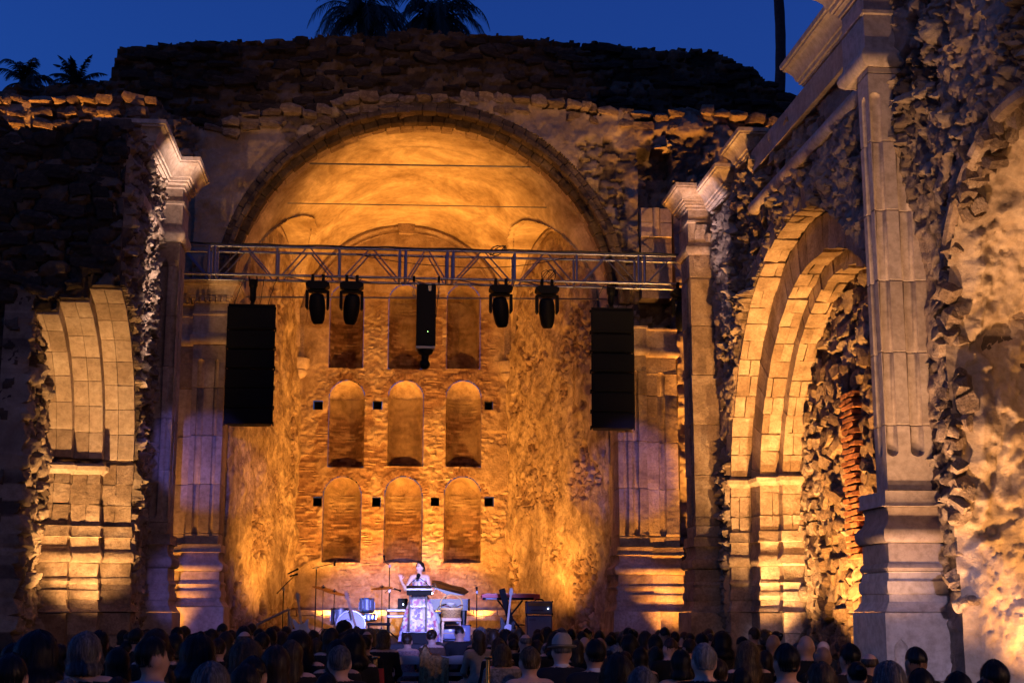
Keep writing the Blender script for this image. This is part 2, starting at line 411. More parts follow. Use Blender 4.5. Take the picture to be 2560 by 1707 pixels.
def stone(parent, p, size, mat, rot=None, rnd=random, name='stone'):
    i = rnd.randrange(len(ROCKS)); key = (i, mat.name)
    if key not in RM:
        me = ROCKS[i].copy(); me.materials.append(mat); RM[key] = me
    o = bpy.data.objects.new(name, RM[key]); COL.objects.link(o)
    o.location = p; o.scale = size; o.rotation_euler = rot or (rnd.uniform(-.15,.15), rnd.uniform(-.15,.15), rnd.uniform(-.15,.15))
    adopt(o, parent); return o
def lin(pts):
    xs = [p[0] for p in pts]; ys = [p[1] for p in pts]
    return lambda u: np.interp(u, xs, ys)
D = 2560/2352            # the photo was measured at 2352 px across
def skyline(pts, Y):     # display pixels -> (x, z) on plane y = Y
    w = [at(a*D, b*D, Y) for a, b in pts]; return lin([(p.x, p.z) for p in w])

# ------------------------------------------------------------------ ground and stage
gs = 120
g = mesh_obj('ground', [(-gs,-40,0),(gs,-40,0),(gs,200,0),(-gs,200,0)], [(0,1,2,3)], GROUND); setting(g)

# ------------------------------------------------------------------ apse
YB = 42.0; ZS = .95                   # back wall plane, stage floor
xL, xR = at(746, 914, YB).x, at(1273, 914, YB).x
JL, JR, YA0, YA1 = -3.66, 5.72, 34.0, 35.2
ACX, ACZ, ARI, ARO = (JL+JR)/2, 9.05, (JR-JL)/2, 5.08
LCX, LCZ, LR = (xL+xR)/2, 10.0, (xR-xL)/2
apse = thing('apse', 'deep amber-lit apse with three rows of arched niches behind the stage', 'apse', (LCX, YB, 0), worldparts=True)
res = .035
us = np.arange(xL-.3, xR+.3, res); vs = np.arange(.0, LCZ+LR+.1, res); U, V = np.meshgrid(us, vs)
rd, rid, rb_ = rubble(U, V, .21, .10, .05, 3, .9); bd, bid, bb = bricks(U, V, .25, .075, .024, 5)
inner = sstep(.1, .7, (2.75 - np.abs(U-LCX-.05)) + (fbm(U*1.1, V*1.1, 4, 8)-.5)*1.6)      # brick and rubble field in the middle
pl = 1 - inner*sstep(11.2, 10.2, V + (fbm(U*.8, V*.8, 3, 4)-.5)*2)
brk = sstep(.50, .56, fbm(U*.9+9, V*.6, 4, 11))
peel = sstep(.52, .56, fbm(U*.9, V*.9, 5, 21))*sstep(9.3, 7.5, V)
skin = np.clip(pl*(1-peel), 0, 1)
dep = skin*(.075 + .05*(fbm(U*3, V*3, 5, 2)-.5)) + (1-skin)*(brk*(bd*1.6-.01) + (1-brk)*rd)
rn = np.where(brk > .5, bid*.55, .45+rid*.55)
NICHE = []
for pts, rows in (((869, 1015, 1159), ((713, 920, 84), (952, 1165, 88))), ((857, 1009, 1157), ((1192, 1404, 92),))):
    for top, bot, w in rows:
        for px in pts:
            a, b = at(px, top, YB), at(px, bot, YB); NICHE.append((a.x, b.z, a.z, w/2/86))
HOLES = [at(px*D, py*D, YB) for px, py in ((731,931),(867,931),(1122,932),(729,1152),(864,1152),(999,1152),(1123,1152))]
mk = (V < LCZ) | ((U-LCX)**2 + (V-LCZ)**2 < (LR+.02)**2)
for x, z0, z1, hw in NICHE:
    mk &= ~((np.abs(U-x) < hw) & (V > z0) & (V < z1-hw)) & ~(((U-x)**2 + (V-z1+hw)**2 < hw**2) & (V >= z1-hw-.001))
for p in HOLES: mk &= ~((np.abs(U-p.x) < .11) & (np.abs(V-p.z) < .115))
cell = mk[:-1,:-1] & mk[1:,1:] & mk[:-1,1:] & mk[1:,:-1]
# brick rings over the niches
for x, z0, z1, hw in NICHE:
    rr = np.sqrt((U-x)**2 + (V-z1+hw)**2); ang = np.arctan2(V-z1+hw, U-x)
    m = (rr > hw) & (rr < hw+.24) & (V > z1-hw) & (skin < .6)
    st = (np.abs(((ang*(hw+.12)/.085) % 1) - .5) < .36)
    m &= fbm(U*1.6, V*1.6, 3, 77) > .46; dep = np.where(m, np.where(st, .055, .02), dep); rn = np.where(m, _h(np.floor(ang*(hw+.12)/.085), np.floor(V*0), 3)*.4, rn)
slab('back_wall', us, vs, lambda u, v: (u, u*0+YB, v), dep, cell, .02, BRWALL, apse, {'skin': skin, 'rnd': rn}, (0,-1,0))
for i, (x, z0, z1, hw) in enumerate(NICHE):      # round-backed niches with half-domed heads
    dpt = .52; hw += .012; zs = z1-hw
    ss = np.linspace(-1, 1, 34); vv = np.arange(z0, zs+.025, .03); A, B = np.meshgrid(ss, vv); X = x + hw*np.sin(A*math.pi/2); ar = x + A*hw*1.4
    d2, i2, b2 = bricks(ar, B, .27, .085, .03, 30+i)
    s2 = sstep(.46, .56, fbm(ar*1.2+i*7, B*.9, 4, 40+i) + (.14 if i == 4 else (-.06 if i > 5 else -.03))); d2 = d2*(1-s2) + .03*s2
    o = slab('niche', ss, vv, lambda u, v: (X, YB-.05+dpt*np.cos(A*math.pi/2), v), d2*np.cos(A*math.pi/2), None, 0, NICHEM, apse, {'skin': np.maximum(s2*(.6 if i < 6 else .35), sstep(zs-.75+.4*(fbm(ar*4, B*0, 3, i)-.5), zs-.1, B)), 'rnd': i2}, (-np.sin(A*math.pi/2), -np.cos(A*math.pi/2), 0))  # paler towards the head, darker in the bottom row: uplight and shade painted
    an = np.linspace(0, math.pi, 40); rr = np.linspace(0, 1, 18); A, B = np.meshgrid(an, rr); q = np.sin(B*math.pi/2)
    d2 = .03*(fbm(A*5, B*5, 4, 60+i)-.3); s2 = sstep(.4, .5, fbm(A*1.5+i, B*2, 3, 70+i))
    slab('niche_head', an, rr, lambda a, r: (x+hw*q*np.cos(a), YB-.05+dpt*np.cos(B*math.pi/2), zs+hw*q*np.sin(a)), d2, None, 0, BRWALL if 3 <= i < 6 else NICHEM, o, {'skin': .55+.45*s2, 'rnd': .6+.4*fbm(A*9, B*6, 2, 5)}, (-q*np.cos(A), -np.cos(B*math.pi/2), -q*np.sin(A)))  # middle heads take the paler wall plaster to paint their uplight
for p in HOLES:
    m = MB(); s = .12; q = lambda y, s=s, p=p: [(p.x-s, y, p.z-s), (p.x+s, y, p.z-s), (p.x+s, y, p.z+s), (p.x-s, y, p.z+s)]
    m.rings([q(YB-.03), q(YB+.5)], cap=False); m.add(q(YB+.5), [(0,1,2,3)]); m.build('putlog_hole', HOLE, apse)
# canted side walls
def sidewall(J, K, seed, flip):
    d = (K-J); L = d.length; d.normalize(); n = Vector((-d.y, d.x, 0)) * (1 if flip else -1)
    uu = np.arange(-.35, L+.15, .035); vv = np.arange(0, 12.6, .035); A, B = np.meshgrid(uu, vv)
    rd, ri, rb = rubble(A, B, .26, .17, .10, seed)
    low = sstep(6.5, 1.0, B)
    pe = sstep(.545, .60, fbm(A*.8, B*.8, 6, seed+7, .58) + .11*low - .045)
    sk = 1-pe
    swirl = fbm(A*2.2 + fbm(A*2, B*2, 3, seed)*2, B*1.6, 5, seed+2)
    dp = sk*(.05 + .09*(swirl-.5) + flakes(A, B, seed+15, 4, .022, 1.3) + .05*(fbm(A*7,B*7,5,seed+5,.6)-.5)) + (1-sk)*(rd*.9 + .10*(swirl-.5))
    mask = (B < 9.25) | ((A-L/2)**2 + (B-9.25)**2 < 3.0**2)
    cell = mask[:-1,:-1] & mask[1:,1:]
    return slab('side_wall', uu, vv, lambda u, v: (J.x+d.x*u, J.y+d.y*u, v), dp, cell, .02, PLAST, apse, {'skin': sk, 'rnd': ri}, (n.x, n.y, 0)), d, n, L
EL, ER = Vector((JL, YA1, 0)), Vector((JR, YA1, 0)); KL, KR = Vector((xL, YB, 0)), Vector((xR, YB, 0))
_, dl, nl, Ll = sidewall(EL, KL, 71, False); _, dr, nr, Lr = sidewall(ER, KR, 91, True)
def conef(Y):
    t = np.clip((Y-YA1)/(YB-YA1), -.1, 1.02); return ACX+(LCX-ACX)*t, ACZ+(LCZ-ACZ)*t, (ARI+.06)+(LR-ARI-.06)*t
# vault shell, opened where the side lunettes run into it
na, ntt = 150, 90
aa = np.linspace(0, math.pi, na); tt = np.linspace(-.03, 1.005, ntt); A, T = np.meshgrid(aa, tt)
Yv = YA1 + (YB-YA1)*T; cx, cz, rr = conef(Yv); X = cx + rr*np.cos(A); Z = cz + rr*np.sin(A)
keep = np.ones(X.shape, bool)
for J, d, L in ((EL, dl, Ll), (ER, dr, Lr)):
    s = (X-J.x)*d.x + (Yv-J.y)*d.y
    side = (X < ACX) if J is EL else (X > ACX)
    keep &= ~(side & (((s-L/2)**2 + (Z-9.25)**2 < 2.93**2) & (Z > 9.0)))
cell = keep[:-1,:-1] & keep[1:,1:] & keep[:-1,1:] & keep[1:,:-1]
nxv, nzv = -np.cos(A), -np.sin(A)
dv = .04*(fbm(A*8, T*9, 5, 61)-.5)
slab('vault', aa, tt, lambda a, t: (X, Yv, Z), dv, cell, .0, VAULT, apse, {'skin': np.ones(X.shape), 'rnd': A*0}, (nxv, A*0, nzv))
for J, d, n, L in ((EL, dl, nl, Ll), (ER, dr, nr, Lr)):     # the lunettes' own little barrels
    bb_ = np.linspace(0, math.pi, 70); ss = np.linspace(-.02, 3.2, 60); A2, S2 = np.meshgrid(bb_, ss)
    sx = L/2 + 3.0*np.cos(A2); Xb = J.x + d.x*sx + n.x*S2; Ybb = J.y + d.y*sx + n.y*S2; Zb = 9.25 + 3.0*np.sin(A2)
    cx, cz, rr = conef(Ybb); ins = ((Xb-cx)**2 + (Zb-cz)**2 < (rr-.10)**2) | (Ybb > YB) | (Ybb < YA1-.1)
    k2 = ~ins; cell = k2[:-1,:-1] & k2[1:,1:]
    slab('lunette_vault', bb_, ss, lambda a, s: (Xb, Ybb, Zb), .02*(fbm(A2*6, S2*3, 4, 3)-.5), cell, 0, VAULT, apse, {'skin': np.ones(Xb.shape), 'rnd': A2*0}, (-np.cos(A2)*d.x, -np.cos(A2)*d.y, -np.sin(A2)))
    m = MB(); pts = []
    for k in range(41):
        a = math.pi*k/40; s = L/2+2.93*math.cos(a); pts.append(J + d*s + n*.05 + Vector((0, 0, 9.25+2.93*math.sin(a))))
    m.tube(pts, .12, 6); m.build('lunette_rib', SANDR, apse, smooth=True)
m = MB(); pts = [(LCX+(LR-.08)*math.cos(math.pi*k/48), YB-.06, LCZ+(LR-.08)*math.sin(math.pi*k/48)) for k in range(49)]
m.tube(pts, .09, 6); pts = [(LCX+(LR-.24)*math.cos(math.pi*k/48), YB-.04, LCZ+(LR-.24)*math.sin(math.pi*k/48)) for k in range(49)]; m.tube(pts, .05, 6)
m.build('lunette_rib', SANDR, apse, smooth=True)
hexblock([(LCX-.22,YB-.22,LCZ+LR-.3),(LCX+.22,YB-.22,LCZ+LR-.3),(LCX+.22,YB,LCZ+LR-.3),(LCX-.22,YB,LCZ+LR-.3),(LCX-.28,YB-.2,LCZ+LR+.12),(LCX+.28,YB-.2,LCZ+LR+.12),(LCX+.28,YB,LCZ+LR+.12),(LCX-.28,YB,LCZ+LR+.12)], SANDR, apse, 'keystone')
for s, x in ((1, xL), (-1, xR)):
    m = MB(); m.prism([(x-.16, YB-.16), (x+.16, YB-.16), (x+.2, YB+.05), (x-.2, YB+.05)], 'z', 8.95, LCZ+.5); m.build('rib', SANDR, apse)
    m = MB(); m.lathe([(.05,8.35),(.20,8.42),(.27,8.52),(.27,8.60),(.24,8.62),(.30,8.70),(.33,8.82),(.33,8.95),(.2,8.955)], (x, YB-.10, 0), n=18); m.build('corbel', SMOOTH, apse, smooth=True)
# low stone bench along the back wall
m = MB(); bx0, bx1 = at(620, 1500, YB).x, at(1300, 1500, YB).x
us = np.arange(bx0, bx1, .05); vs = np.arange(ZS-.9, 1.50, .04); U, V = np.meshgrid(us, vs)
slab('bench_front', us, vs, lambda u, v: (u, u*0+YB-.68, v), .04*(fbm(U*2, V*2, 4, 5)-.4), None, .6, PLAST, apse, {'skin': sstep(.35,.5,fbm(U,V,3,9)), 'rnd': fbm(U*3,V*5,2,6)}, (0,-1,0))
n = 11
for i in range(n):
    a, b = bx0 + (bx1-bx0)*i/n + .006, bx0 + (bx1-bx0)*(i+1)/n - .006
    hexblock([(a,YB-.8,1.505),(b,YB-.8,1.505),(b,YB-.05,1.505),(a,YB-.05,1.505),(a,YB-.8,1.66),(b,YB-.8,1.66),(b,YB-.05,1.66),(a,YB-.05,1.66)], SANDR, apse, 'bench_slab', .02)

# ------------------------------------------------------------------ chancel arch wall, ledge and gable
chw = thing('chancel_wall', 'ruined stone wall pierced by the great round chancel arch', 'wall', (ACX, YA0, 0), worldparts=True)
us = np.arange(-13.5, 12.8, .05); vs = np.arange(0, 14.9, .05); U, V = np.meshgrid(us, vs)
top = skyline([(-200,232),(0,238),(100,240),(200,236),(370,238),(380,262),(430,285),(470,300),(500,292),(560,266),(640,258),(700,268),(760,245),(820,232),(1000,236),(1100,230),(1230,238),(1350,258),(1450,268),(1480,285),(1530,272),(1580,262),(1650,268),(1720,285),(1900,300)], YA0)
rd, ri, rb = rubble(U, V, .42, .24, .13, 131)
sk = sstep(.47, .53, fbm(U*.55, V*.55, 5, 133) + .12*sstep(2.2, .6, np.abs(np.hypot(U-ACX, V-ACZ)-5.6)) - .02)
dp = sk*(.04 + .14*(fbm(U*1.6, V*1.6, 5, 135)-.5) + flakes(U, V, 137, 5, .035, 1.0) + .05*(fbm(U*6,V*6,5,138,.6)-.5)) + (1-sk)*rd
rx0, rx1 = at(1466*D, 420*D, YA0).x, at(1542*D, 420*D, YA0).x
rz0, rz1 = at(1500*D, 480*D, YA0).z, at(1500*D, 345*D, YA0).z
rec = (U > rx0) & (U < rx1) & (V < rz1 + (fbm(U*3,V*3,3,2)-.5)*.6)
dp = np.where(rec, -.55 + rd, dp)
lrec = (U < JL-.9) & (U > at(375*D, 500*D, YA0).x-.2) & (V > 9.3) & (V < 12.4); dp = np.where(lrec, dp*.6-.35, dp)
mk = (V < top(U) + (fbm(U*2.5, V*0, 4, 3)-.5)*.35) & ~((V >= ACZ) & ((U-ACX)**2 + (V-ACZ)**2 < (ARO-.03)**2)) & ~((V < ACZ) & (U > JL-.3) & (U < JR+.3))
cell = mk[:-1,:-1] & mk[1:,1:]
slab('wall_face', us, vs, lambda u, v: (u, u*0+YA0, v), dp, cell, 1.15, WALLM, chw, {'skin': sk, 'rnd': ri}, (0,-1,0))
# voussoirs of the arch in two rings, then jamb blocks
rnd = random.Random(5)
def ring_block(cx, cz, r0, r1, a0, a1, y0, y1, mat, par, name='voussoir', bev=.014, jit=.006, plane='y', worn=0):
    P = lambda r, a, y: (cx + r*math.cos(a), y, cz + r*math.sin(a))
    c8 = [P(r0,a0,y0), P(r1,a0,y0), P(r1,a0,y1), P(r0,a0,y1), P(r0,a1,y0), P(r1,a1,y0), P(r1,a1,y1), P(r0,a1,y1)]
    if plane == 'x': c8 = [(q[1], q[0], q[2]) for q in c8]
    return hexblock(c8, mat, par, name, bev, jit, rnd, worn)
def ringcut(n): 
    c = [0]; 
    for i in range(n): c.append(c[-1] + rnd.uniform(.85, 1.15))
    return [x/c[-1] for x in c]
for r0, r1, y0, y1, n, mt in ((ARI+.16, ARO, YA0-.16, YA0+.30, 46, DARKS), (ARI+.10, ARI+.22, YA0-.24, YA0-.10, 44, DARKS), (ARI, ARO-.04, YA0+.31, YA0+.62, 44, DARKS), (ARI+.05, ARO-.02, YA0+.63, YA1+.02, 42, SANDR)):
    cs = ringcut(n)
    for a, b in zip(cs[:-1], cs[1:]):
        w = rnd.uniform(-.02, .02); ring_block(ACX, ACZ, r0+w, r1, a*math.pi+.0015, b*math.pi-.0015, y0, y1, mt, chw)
for sgn, xj in ((-1, JL), (1, JR)):
    z = .0
    while z < ACZ - .05:
        h = min(rnd.uniform(.5, .8), ACZ - z)
        x0, x1 = (xj-.55, xj) if sgn < 0 else (xj, xj+.55)
        hexblock([(x0,YA0-.05,z+.004),(x1,YA0-.05,z+.004),(x1,YA1,z+.004),(x0,YA1,z+.004),(x0,YA0-.05,z+h-.004),(x1,YA0-.05,z+h-.004),(x1,YA1,z+h-.004),(x0,YA1,z+h-.004)], SANDR, chw, 'jamb_block', .02, .01, rnd, .014)
        z += h
# loose course of stones along the broken ledge
rnd = random.Random(11); x = -12.5
while x < 12.3:
    w = rnd.uniform(.22, .55); z = float(top(np.array(x))) - .02
    if not (at(372*D, 0, YA0).x < x < at(455*D, 0, YA0).x):
        h = rnd.uniform(.16, .30); stone(chw, (x+w/2, YA0 + rnd.uniform(-.1, .08), z + h*.2), (w*1.05, .55, h), ROCK, rnd=rnd)
        if x < at(370*D, 0, YA0).x:
            for k in range(1, 4):
                if rnd.random() < .8: stone(chw, (x+w/2+rnd.uniform(-.1,.1), YA0 - .05 + rnd.uniform(-.05,.05), z - k*.27), (w*rnd.uniform(.8,1.1), .4, rnd.uniform(.18,.27)), ROCK, rnd=rnd)
        elif rnd.random() < .5: stone(chw, (x+w/2, YA0-.05, z - .25), (w, .35, .2), ROCK, rnd=rnd)
    x += w
# gable behind the ledge
YG = 35.9
gab = thing('gable_wall', 'dark rubble gable of the ruin standing against the evening sky', 'wall', (ACX, YG, 0), worldparts=True)
us = np.arange(-15, 16, .06); vs = np.arange(9.5, 17.6, .06); U, V = np.meshgrid(us, vs)
top = skyline([(-250,225),(0,212),(40,204),(120,198),(230,190),(252,182),(262,150),(272,116),(300,106),(330,103),(600,95),(880,79),(960,70),(1010,72),(1100,80),(1250,93),(1400,106),(1560,116),(1645,118),(1690,142),(1740,165),(1790,205),(1850,235),(2100,320)], YG)
rd, ri, rb = rubble(U, V, .55, .22, .16, 231, .7, .6)
mk = (V < top(U) + (fbm(U*3, V*0, 4, 13)-.5)*.22) & ((V > 14.35) | (np.abs(U-ACX) > 5.4) | (np.hypot(U-ACX, V-ACZ) > 5.3))
cell = mk[:-1,:-1] & mk[1:,1:]
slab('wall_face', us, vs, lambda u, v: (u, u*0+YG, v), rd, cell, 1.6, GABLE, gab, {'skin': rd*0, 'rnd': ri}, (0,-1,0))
rnd = random.Random(21); cnt = 0
for k in range(900):
    x = rnd.uniform(-10, 11); z = rnd.uniform(13, 17); 
    if z < float(top(np.array(x))) - .12 and cnt < 240 and math.hypot(x-ACX, z-ACZ) > 5.75:
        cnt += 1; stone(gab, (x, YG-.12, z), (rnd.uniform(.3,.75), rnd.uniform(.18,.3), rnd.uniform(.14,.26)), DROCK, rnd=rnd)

# ------------------------------------------------------------------ piers
def pier(name, label, rects, mat, brects=None, z_shaft=9.65,  z_base=(1.6, 3.25), z_top=11.35, joints=None, fl=None, fzs=None, plinth=True, ent=(0, 1), wear=0, pl_k=1, seed=0, pl_notch=(), plmat=None, pieces=2, ek=1.0):
    r = rects[0]; t = thing(name, label, 'pier', ((r[0]+r[2])/2, (r[1]+r[3])/2, 0), 'fluted piers of the ruined church', worldparts=True)
    for i, rc in enumerate(rects):
        w = rc[2]-rc[0]; nts = fl[i] if fl else ()
        js = joints or [z_base[1] + .25 + k*1.12 for k in range(9)]
        shaft(t, rc, z_base[1], z_shaft, js, nts, fzs or (z_base[1]+.45, z_shaft-.5), mat, wear, seed+i)
        if brects: rc = brects[i]
        base(t, rc, z_base[0], z_base[1], mat, pieces, wear*.8, seed+i)
        if plinth:
            x0, y0, x1, y1 = rc; o = .20
            z1_ = z_base[0]; zz = [.0, z1_*.42, z1_]
            for a, b in zip(zz[:-1], zz[1:]):
                rg = []
                for z in sorted(set([a+.004, a+.015, b-.015, b-.004] + [q for q in np.linspace(z1_*.3, z1_*.78, 9) if a+.02 < q < b-.02])):
                    rg.append((z, o + .02*(1-z/z1_) - (.012 if z < a+.01 or z > b-.01 else 0), fk(z, .05, z1_*.76, .12)))
                m = loft(rc, rg, pl_notch if i == 0 else ()); 
                if wear: m.v = [(x+random.gauss(0,wear), y+random.gauss(0,wear), z) for x, y, z in m.v]
                m.build('plinth_block', plmat or mat, t, smooth=True)
        if ent: entab(t, rc, z_shaft, z_top, mat, ent[0], ent[1], ek)
    return t
NR = (7.12, 19.4, 7.84, 19.85); NRB = (7.12, 19.4, 7.95, 20.35)
pier('stone_pier', 'tall pale restored pier at right with crisp flutes and moulded base', [NR], SMOOTH, [NRB], 9.55, (1.6, 3.27), 11.3, [4.2+1.05*k for k in range(6)],
     [[('f', .095, .085), ('f', .46, .10), ('l', .23, .085)]], (3.75, 9.15), pl_notch=[('f', .0, .10), ('f', .82, .10)], pieces=4)
loft((7.75, 19.75, 8.05, 20.35), [(0,.2,0),(1.6,.2,0)]).build('plinth_return', SMOOTH, bpy.data.objects['stone_pier'])
base(bpy.data.objects['stone_pier'], (7.75, 19.75, 8.05, 20.35), 1.6, 3.0, SMOOTH, 2)
RP = (6.98, 31.0, 7.66, 31.9)
pier('stone_pier', 'weathered fluted pier with a broken top beside the right-hand arch', [RP], SANDR, None, 9.6, (1.6, 3.22), 11.2, None,
     [[('f', .42, .10), ('f', .10, .05), ('l', .3, .09)]], (3.6, 9.1), ent=(0, 1), ek=.85, wear=.006, seed=40, pl_notch=[('f', .12, .07)])
LP = (-4.98, 31.0, -4.45, 31.9)
pier('stone_pier', 'fluted left-hand pier carrying a projecting white cornice', [LP], SAND, None, 9.62, (1.6, 3.22), 11.45, None,
     [[('f', .20, .095), ('f', .46, .06), ('r', .35, .09)]], (3.55, 9.2), wear=.003, seed=50, ek=1.0)
FLi, FLo = (-4.36, 33.25, -3.62, 34.2), (-5.20, 33.55, -4.36, 34.2)
pier('stone_pier', 'left pilaster pair of the chancel arch with complete dentilled entablature', [FLi, FLo], SAND, None, 7.75, (1.72, 3.12), 9.25, None,
     [[('f', .2, .08), ('f', .56, .05)], [('f', .42, .09)]], (3.3, 7.4), wear=.003, seed=60, plmat=SMOOTH, ek=.75)
FRi, FRo = (5.66, 33.25, 6.36, 34.2), (6.36, 33.5, 7.15, 34.2)
pier('stone_pier', 'right pilaster pair of the chancel arch with eroded base and broken capital', [FRi, FRo], SANDR, None, 7.65, (1.62, 3.10), 9.1, None,
     [[('f', .18, .06), ('f', .42, .08)], [('f', .40, .09)]], (3.35, 7.3), wear=.007, seed=70, ent=(0, .5), ek=.8)
# dentils under the left entablature
ft = bpy.data.objects['stone_pier.003']
for i in range(7): MB().box((-5.16+i*.125, 33.36, 8.74), (-5.09+i*.125, 33.53, 8.84)).build('dentil', SAND, ft)
for i in range(6): MB().box((-4.33+i*.125, 33.05, 8.74), (-4.26+i*.125, 33.24, 8.84)).build('dentil', SAND, ft)
# two surviving courses of a pilaster high on the right
p0, p1 = at(1472*D, 545*D, 33.8), at(1541*D, 480*D, 33.8)
frag = thing('pilaster_fragment', 'four smooth pilaster blocks surviving in a dark recess above the right speaker', 'pilaster', (p0.x, 33.8, p0.z), worldparts=True)
xm = (p0.x+p1.x)/2; zm = (p0.z+p1.z)/2
for a, b in ((p0.x, xm-.09), (xm+.09, p1.x)):
    for z, z2 in ((p0.z, zm), (zm, p1.z)):
        hexblock([(a,33.75,z+.004),(b,33.75,z+.004),(b,34.6,z+.004),(a,34.6,z+.004),(a,33.75,z2-.004),(b,33.75,z2-.004),(b,34.6,z2-.004),(a,34.6,z2-.004)], SMOOTH, frag, 'block', .01, .003)
MB().lathe([(.09, p0.z), (.09, p1.z)], (xm, 33.78, 0), n=14).build('bead', SMOOTH, frag, smooth=True)
MB().box((p0.x, 33.8, 9.2), (p1.x, 34.5, p0.z-.01)).build('core', SANDR, frag)

# ------------------------------------------------------------------ right side wall with two arches
XW = 7.65
rw = thing('side_wall', 'right-hand ruined church wall of rubble with two stepped arches', 'wall', (XW+.7, 24, 0), worldparts=True)
us = np.arange(11.6, 31.2, .032); vs = np.arange(0, 13.4, .032); U, V = np.meshgrid(us, vs)
rd, ri, rb = rubble(U, V, .27, .17, .13, 331, .95, 1.0)
big = fbm(U*.9, V*.9, 5, 335)
dp = rd*(.4+1.1*sstep(.3,.7,big)) + .26*(big-.5) + .16*(fbm(U*5, V*3.4, 5, 336, .62)-.5)
sk = sstep(.50, .54, fbm(U*.8, V*.8, 5, 338)); dp = dp*(1-.55*sk) + sk*(.05 + flakes(U, V, 340, 3, .03, 1.6))
A1, A1z, A1r, AIM = 25.1, 3.6, 5.2, 4.45
A2c, A2z, A2r = 15.65, 5.1, 2.5
tp = lin([(11,13.2),(13,13.4),(20.2,13.2),(20.4,11.9),(23.5,11.4),(24,11.0),(25.5,10.9),(27,11.0),(29,10.6),(31,10.2),(32,9.9)])
mk = (V < tp(U) + (fbm(U*2.2, V*0, 4, 12)-.5)*.5)
mk &= ~((np.hypot(U-A1, V-A1z) < A1r+.05 + .10*(fbm(U*2,V*2,3,5)-.5)) & (V >= A1z)) & ~((np.abs(U-A1) < A1r+.05) & (V < A1z))
mk &= ~((np.hypot(U-A2c, V-A2z) < A2r+.04) & (V >= A2z)) & ~((np.abs(U-A2c) < A2r+.04) & (V < A2z))
e2 = np.where(V >= A2z, np.hypot(U-A2c, V-A2z)-A2r, np.abs(U-A2c)-A2r); dp = dp*(.15 + .85*sstep(.0, .45, e2))
gapw = sstep(18.15, 18.45, U)*sstep(19.7, 19.5, U)*sstep(7.6, 6.6, V); dp = dp*(1-.5*gapw) - .22*gapw      # set back between near arch and pier
cell = mk[:-1,:-1] & mk[1:,1:]
slab('wall_face', us, vs, lambda u, v: (u*0+XW, u, v), dp, cell, 1.25, WALLM, rw, {'skin': sk, 'rnd': ri}, (-1,0,0))
rnd = random.Random(33)
ORD = [(5.2, XW-.05, 8.05, .5), (4.5, 8.05, 8.46, .72), (4.2, 8.46, 8.98, .36)]
for io, (r, x0, x1, th) in enumerate(ORD):
    cs = ringcut(int(math.pi*r/.42)); xm = x0 + (x1-x0)*rnd.uniform(.36, .5)
    for a, b in zip(cs[:-1], cs[1:]):
        if a*180 > 150: continue
        rough = 1 if a*180 > 62 else .35; er = rnd.uniform(0, .06)*rough
        m = SANDR; xm = x0 + (x1-x0)*rnd.uniform(.3, .7); cut_ = ((x0, xm-.003), (xm+.003, x1)) if rnd.random() < .6 else ((x0, x1),)
        for xa, xb in cut_:
            ring_block(A1, A1z, r + er + rnd.uniform(-.01,.015)*rough, r+th, a*math.pi+.0012, b*math.pi-.0012, xa + rnd.uniform(0,.03)*rough, xb, m, rw, 'voussoir', .011, .012*rough+.003, plane='x', worn=.018 if rough > .5 else .011)
    # jamb of this order
    z = 3.27; Yj = A1 + r
    while z < A1z - .02:
        h = A1z - z
        if h < .1: break
        for xa, xb in ((x0, xm-.003), (xm+.003, x1)):
            hexblock([(xa,Yj,z+.004),(xb,Yj,z+.004),(xb,Yj+th,z+.004),(xa,Yj+th,z+.004),(xa,Yj,z+h-.004),(xb,Yj,z+h-.004),(xb,Yj+th,z+h-.004),(xa,Yj+th,z+h-.004)], SANDR, rw, 'jamb_block', .018, .012, rnd, .014)
        z += h
    Yi = A1 + math.sqrt(r*r-(AIM-A1z)**2)
    loft((x0, Yi, x1, Yi+th), [(AIM-.22, .0, 0), (AIM-.17, .04, 0), (AIM-.14, .09, 0), (AIM-.06, .11, 0), (AIM-.05, .04, 0), (AIM, .0, 0)]).build('impost', SANDR, rw, smooth=True)
    base(rw, (x0, Yj, x1, Yj+th), 1.6, 3.27, SANDR, 2, .008, 80+io, .7)
    z = 0
    for h in (.62, .55, .42):
        hexblock([(x0-.1,Yj-.14,z+.004),(x1+.0,Yj-.14,z+.004),(x1+.0,Yj+th,z+.004),(x0-.1,Yj+th,z+.004),(x0-.1,Yj-.14,z+h-.004),(x1+.0,Yj-.14,z+h-.004),(x1+.0,Yj+th,z+h-.004),(x0-.1,Yj+th,z+h-.004)], SANDR, rw, 'plinth_block', .02, .015, rnd, .016); z += h
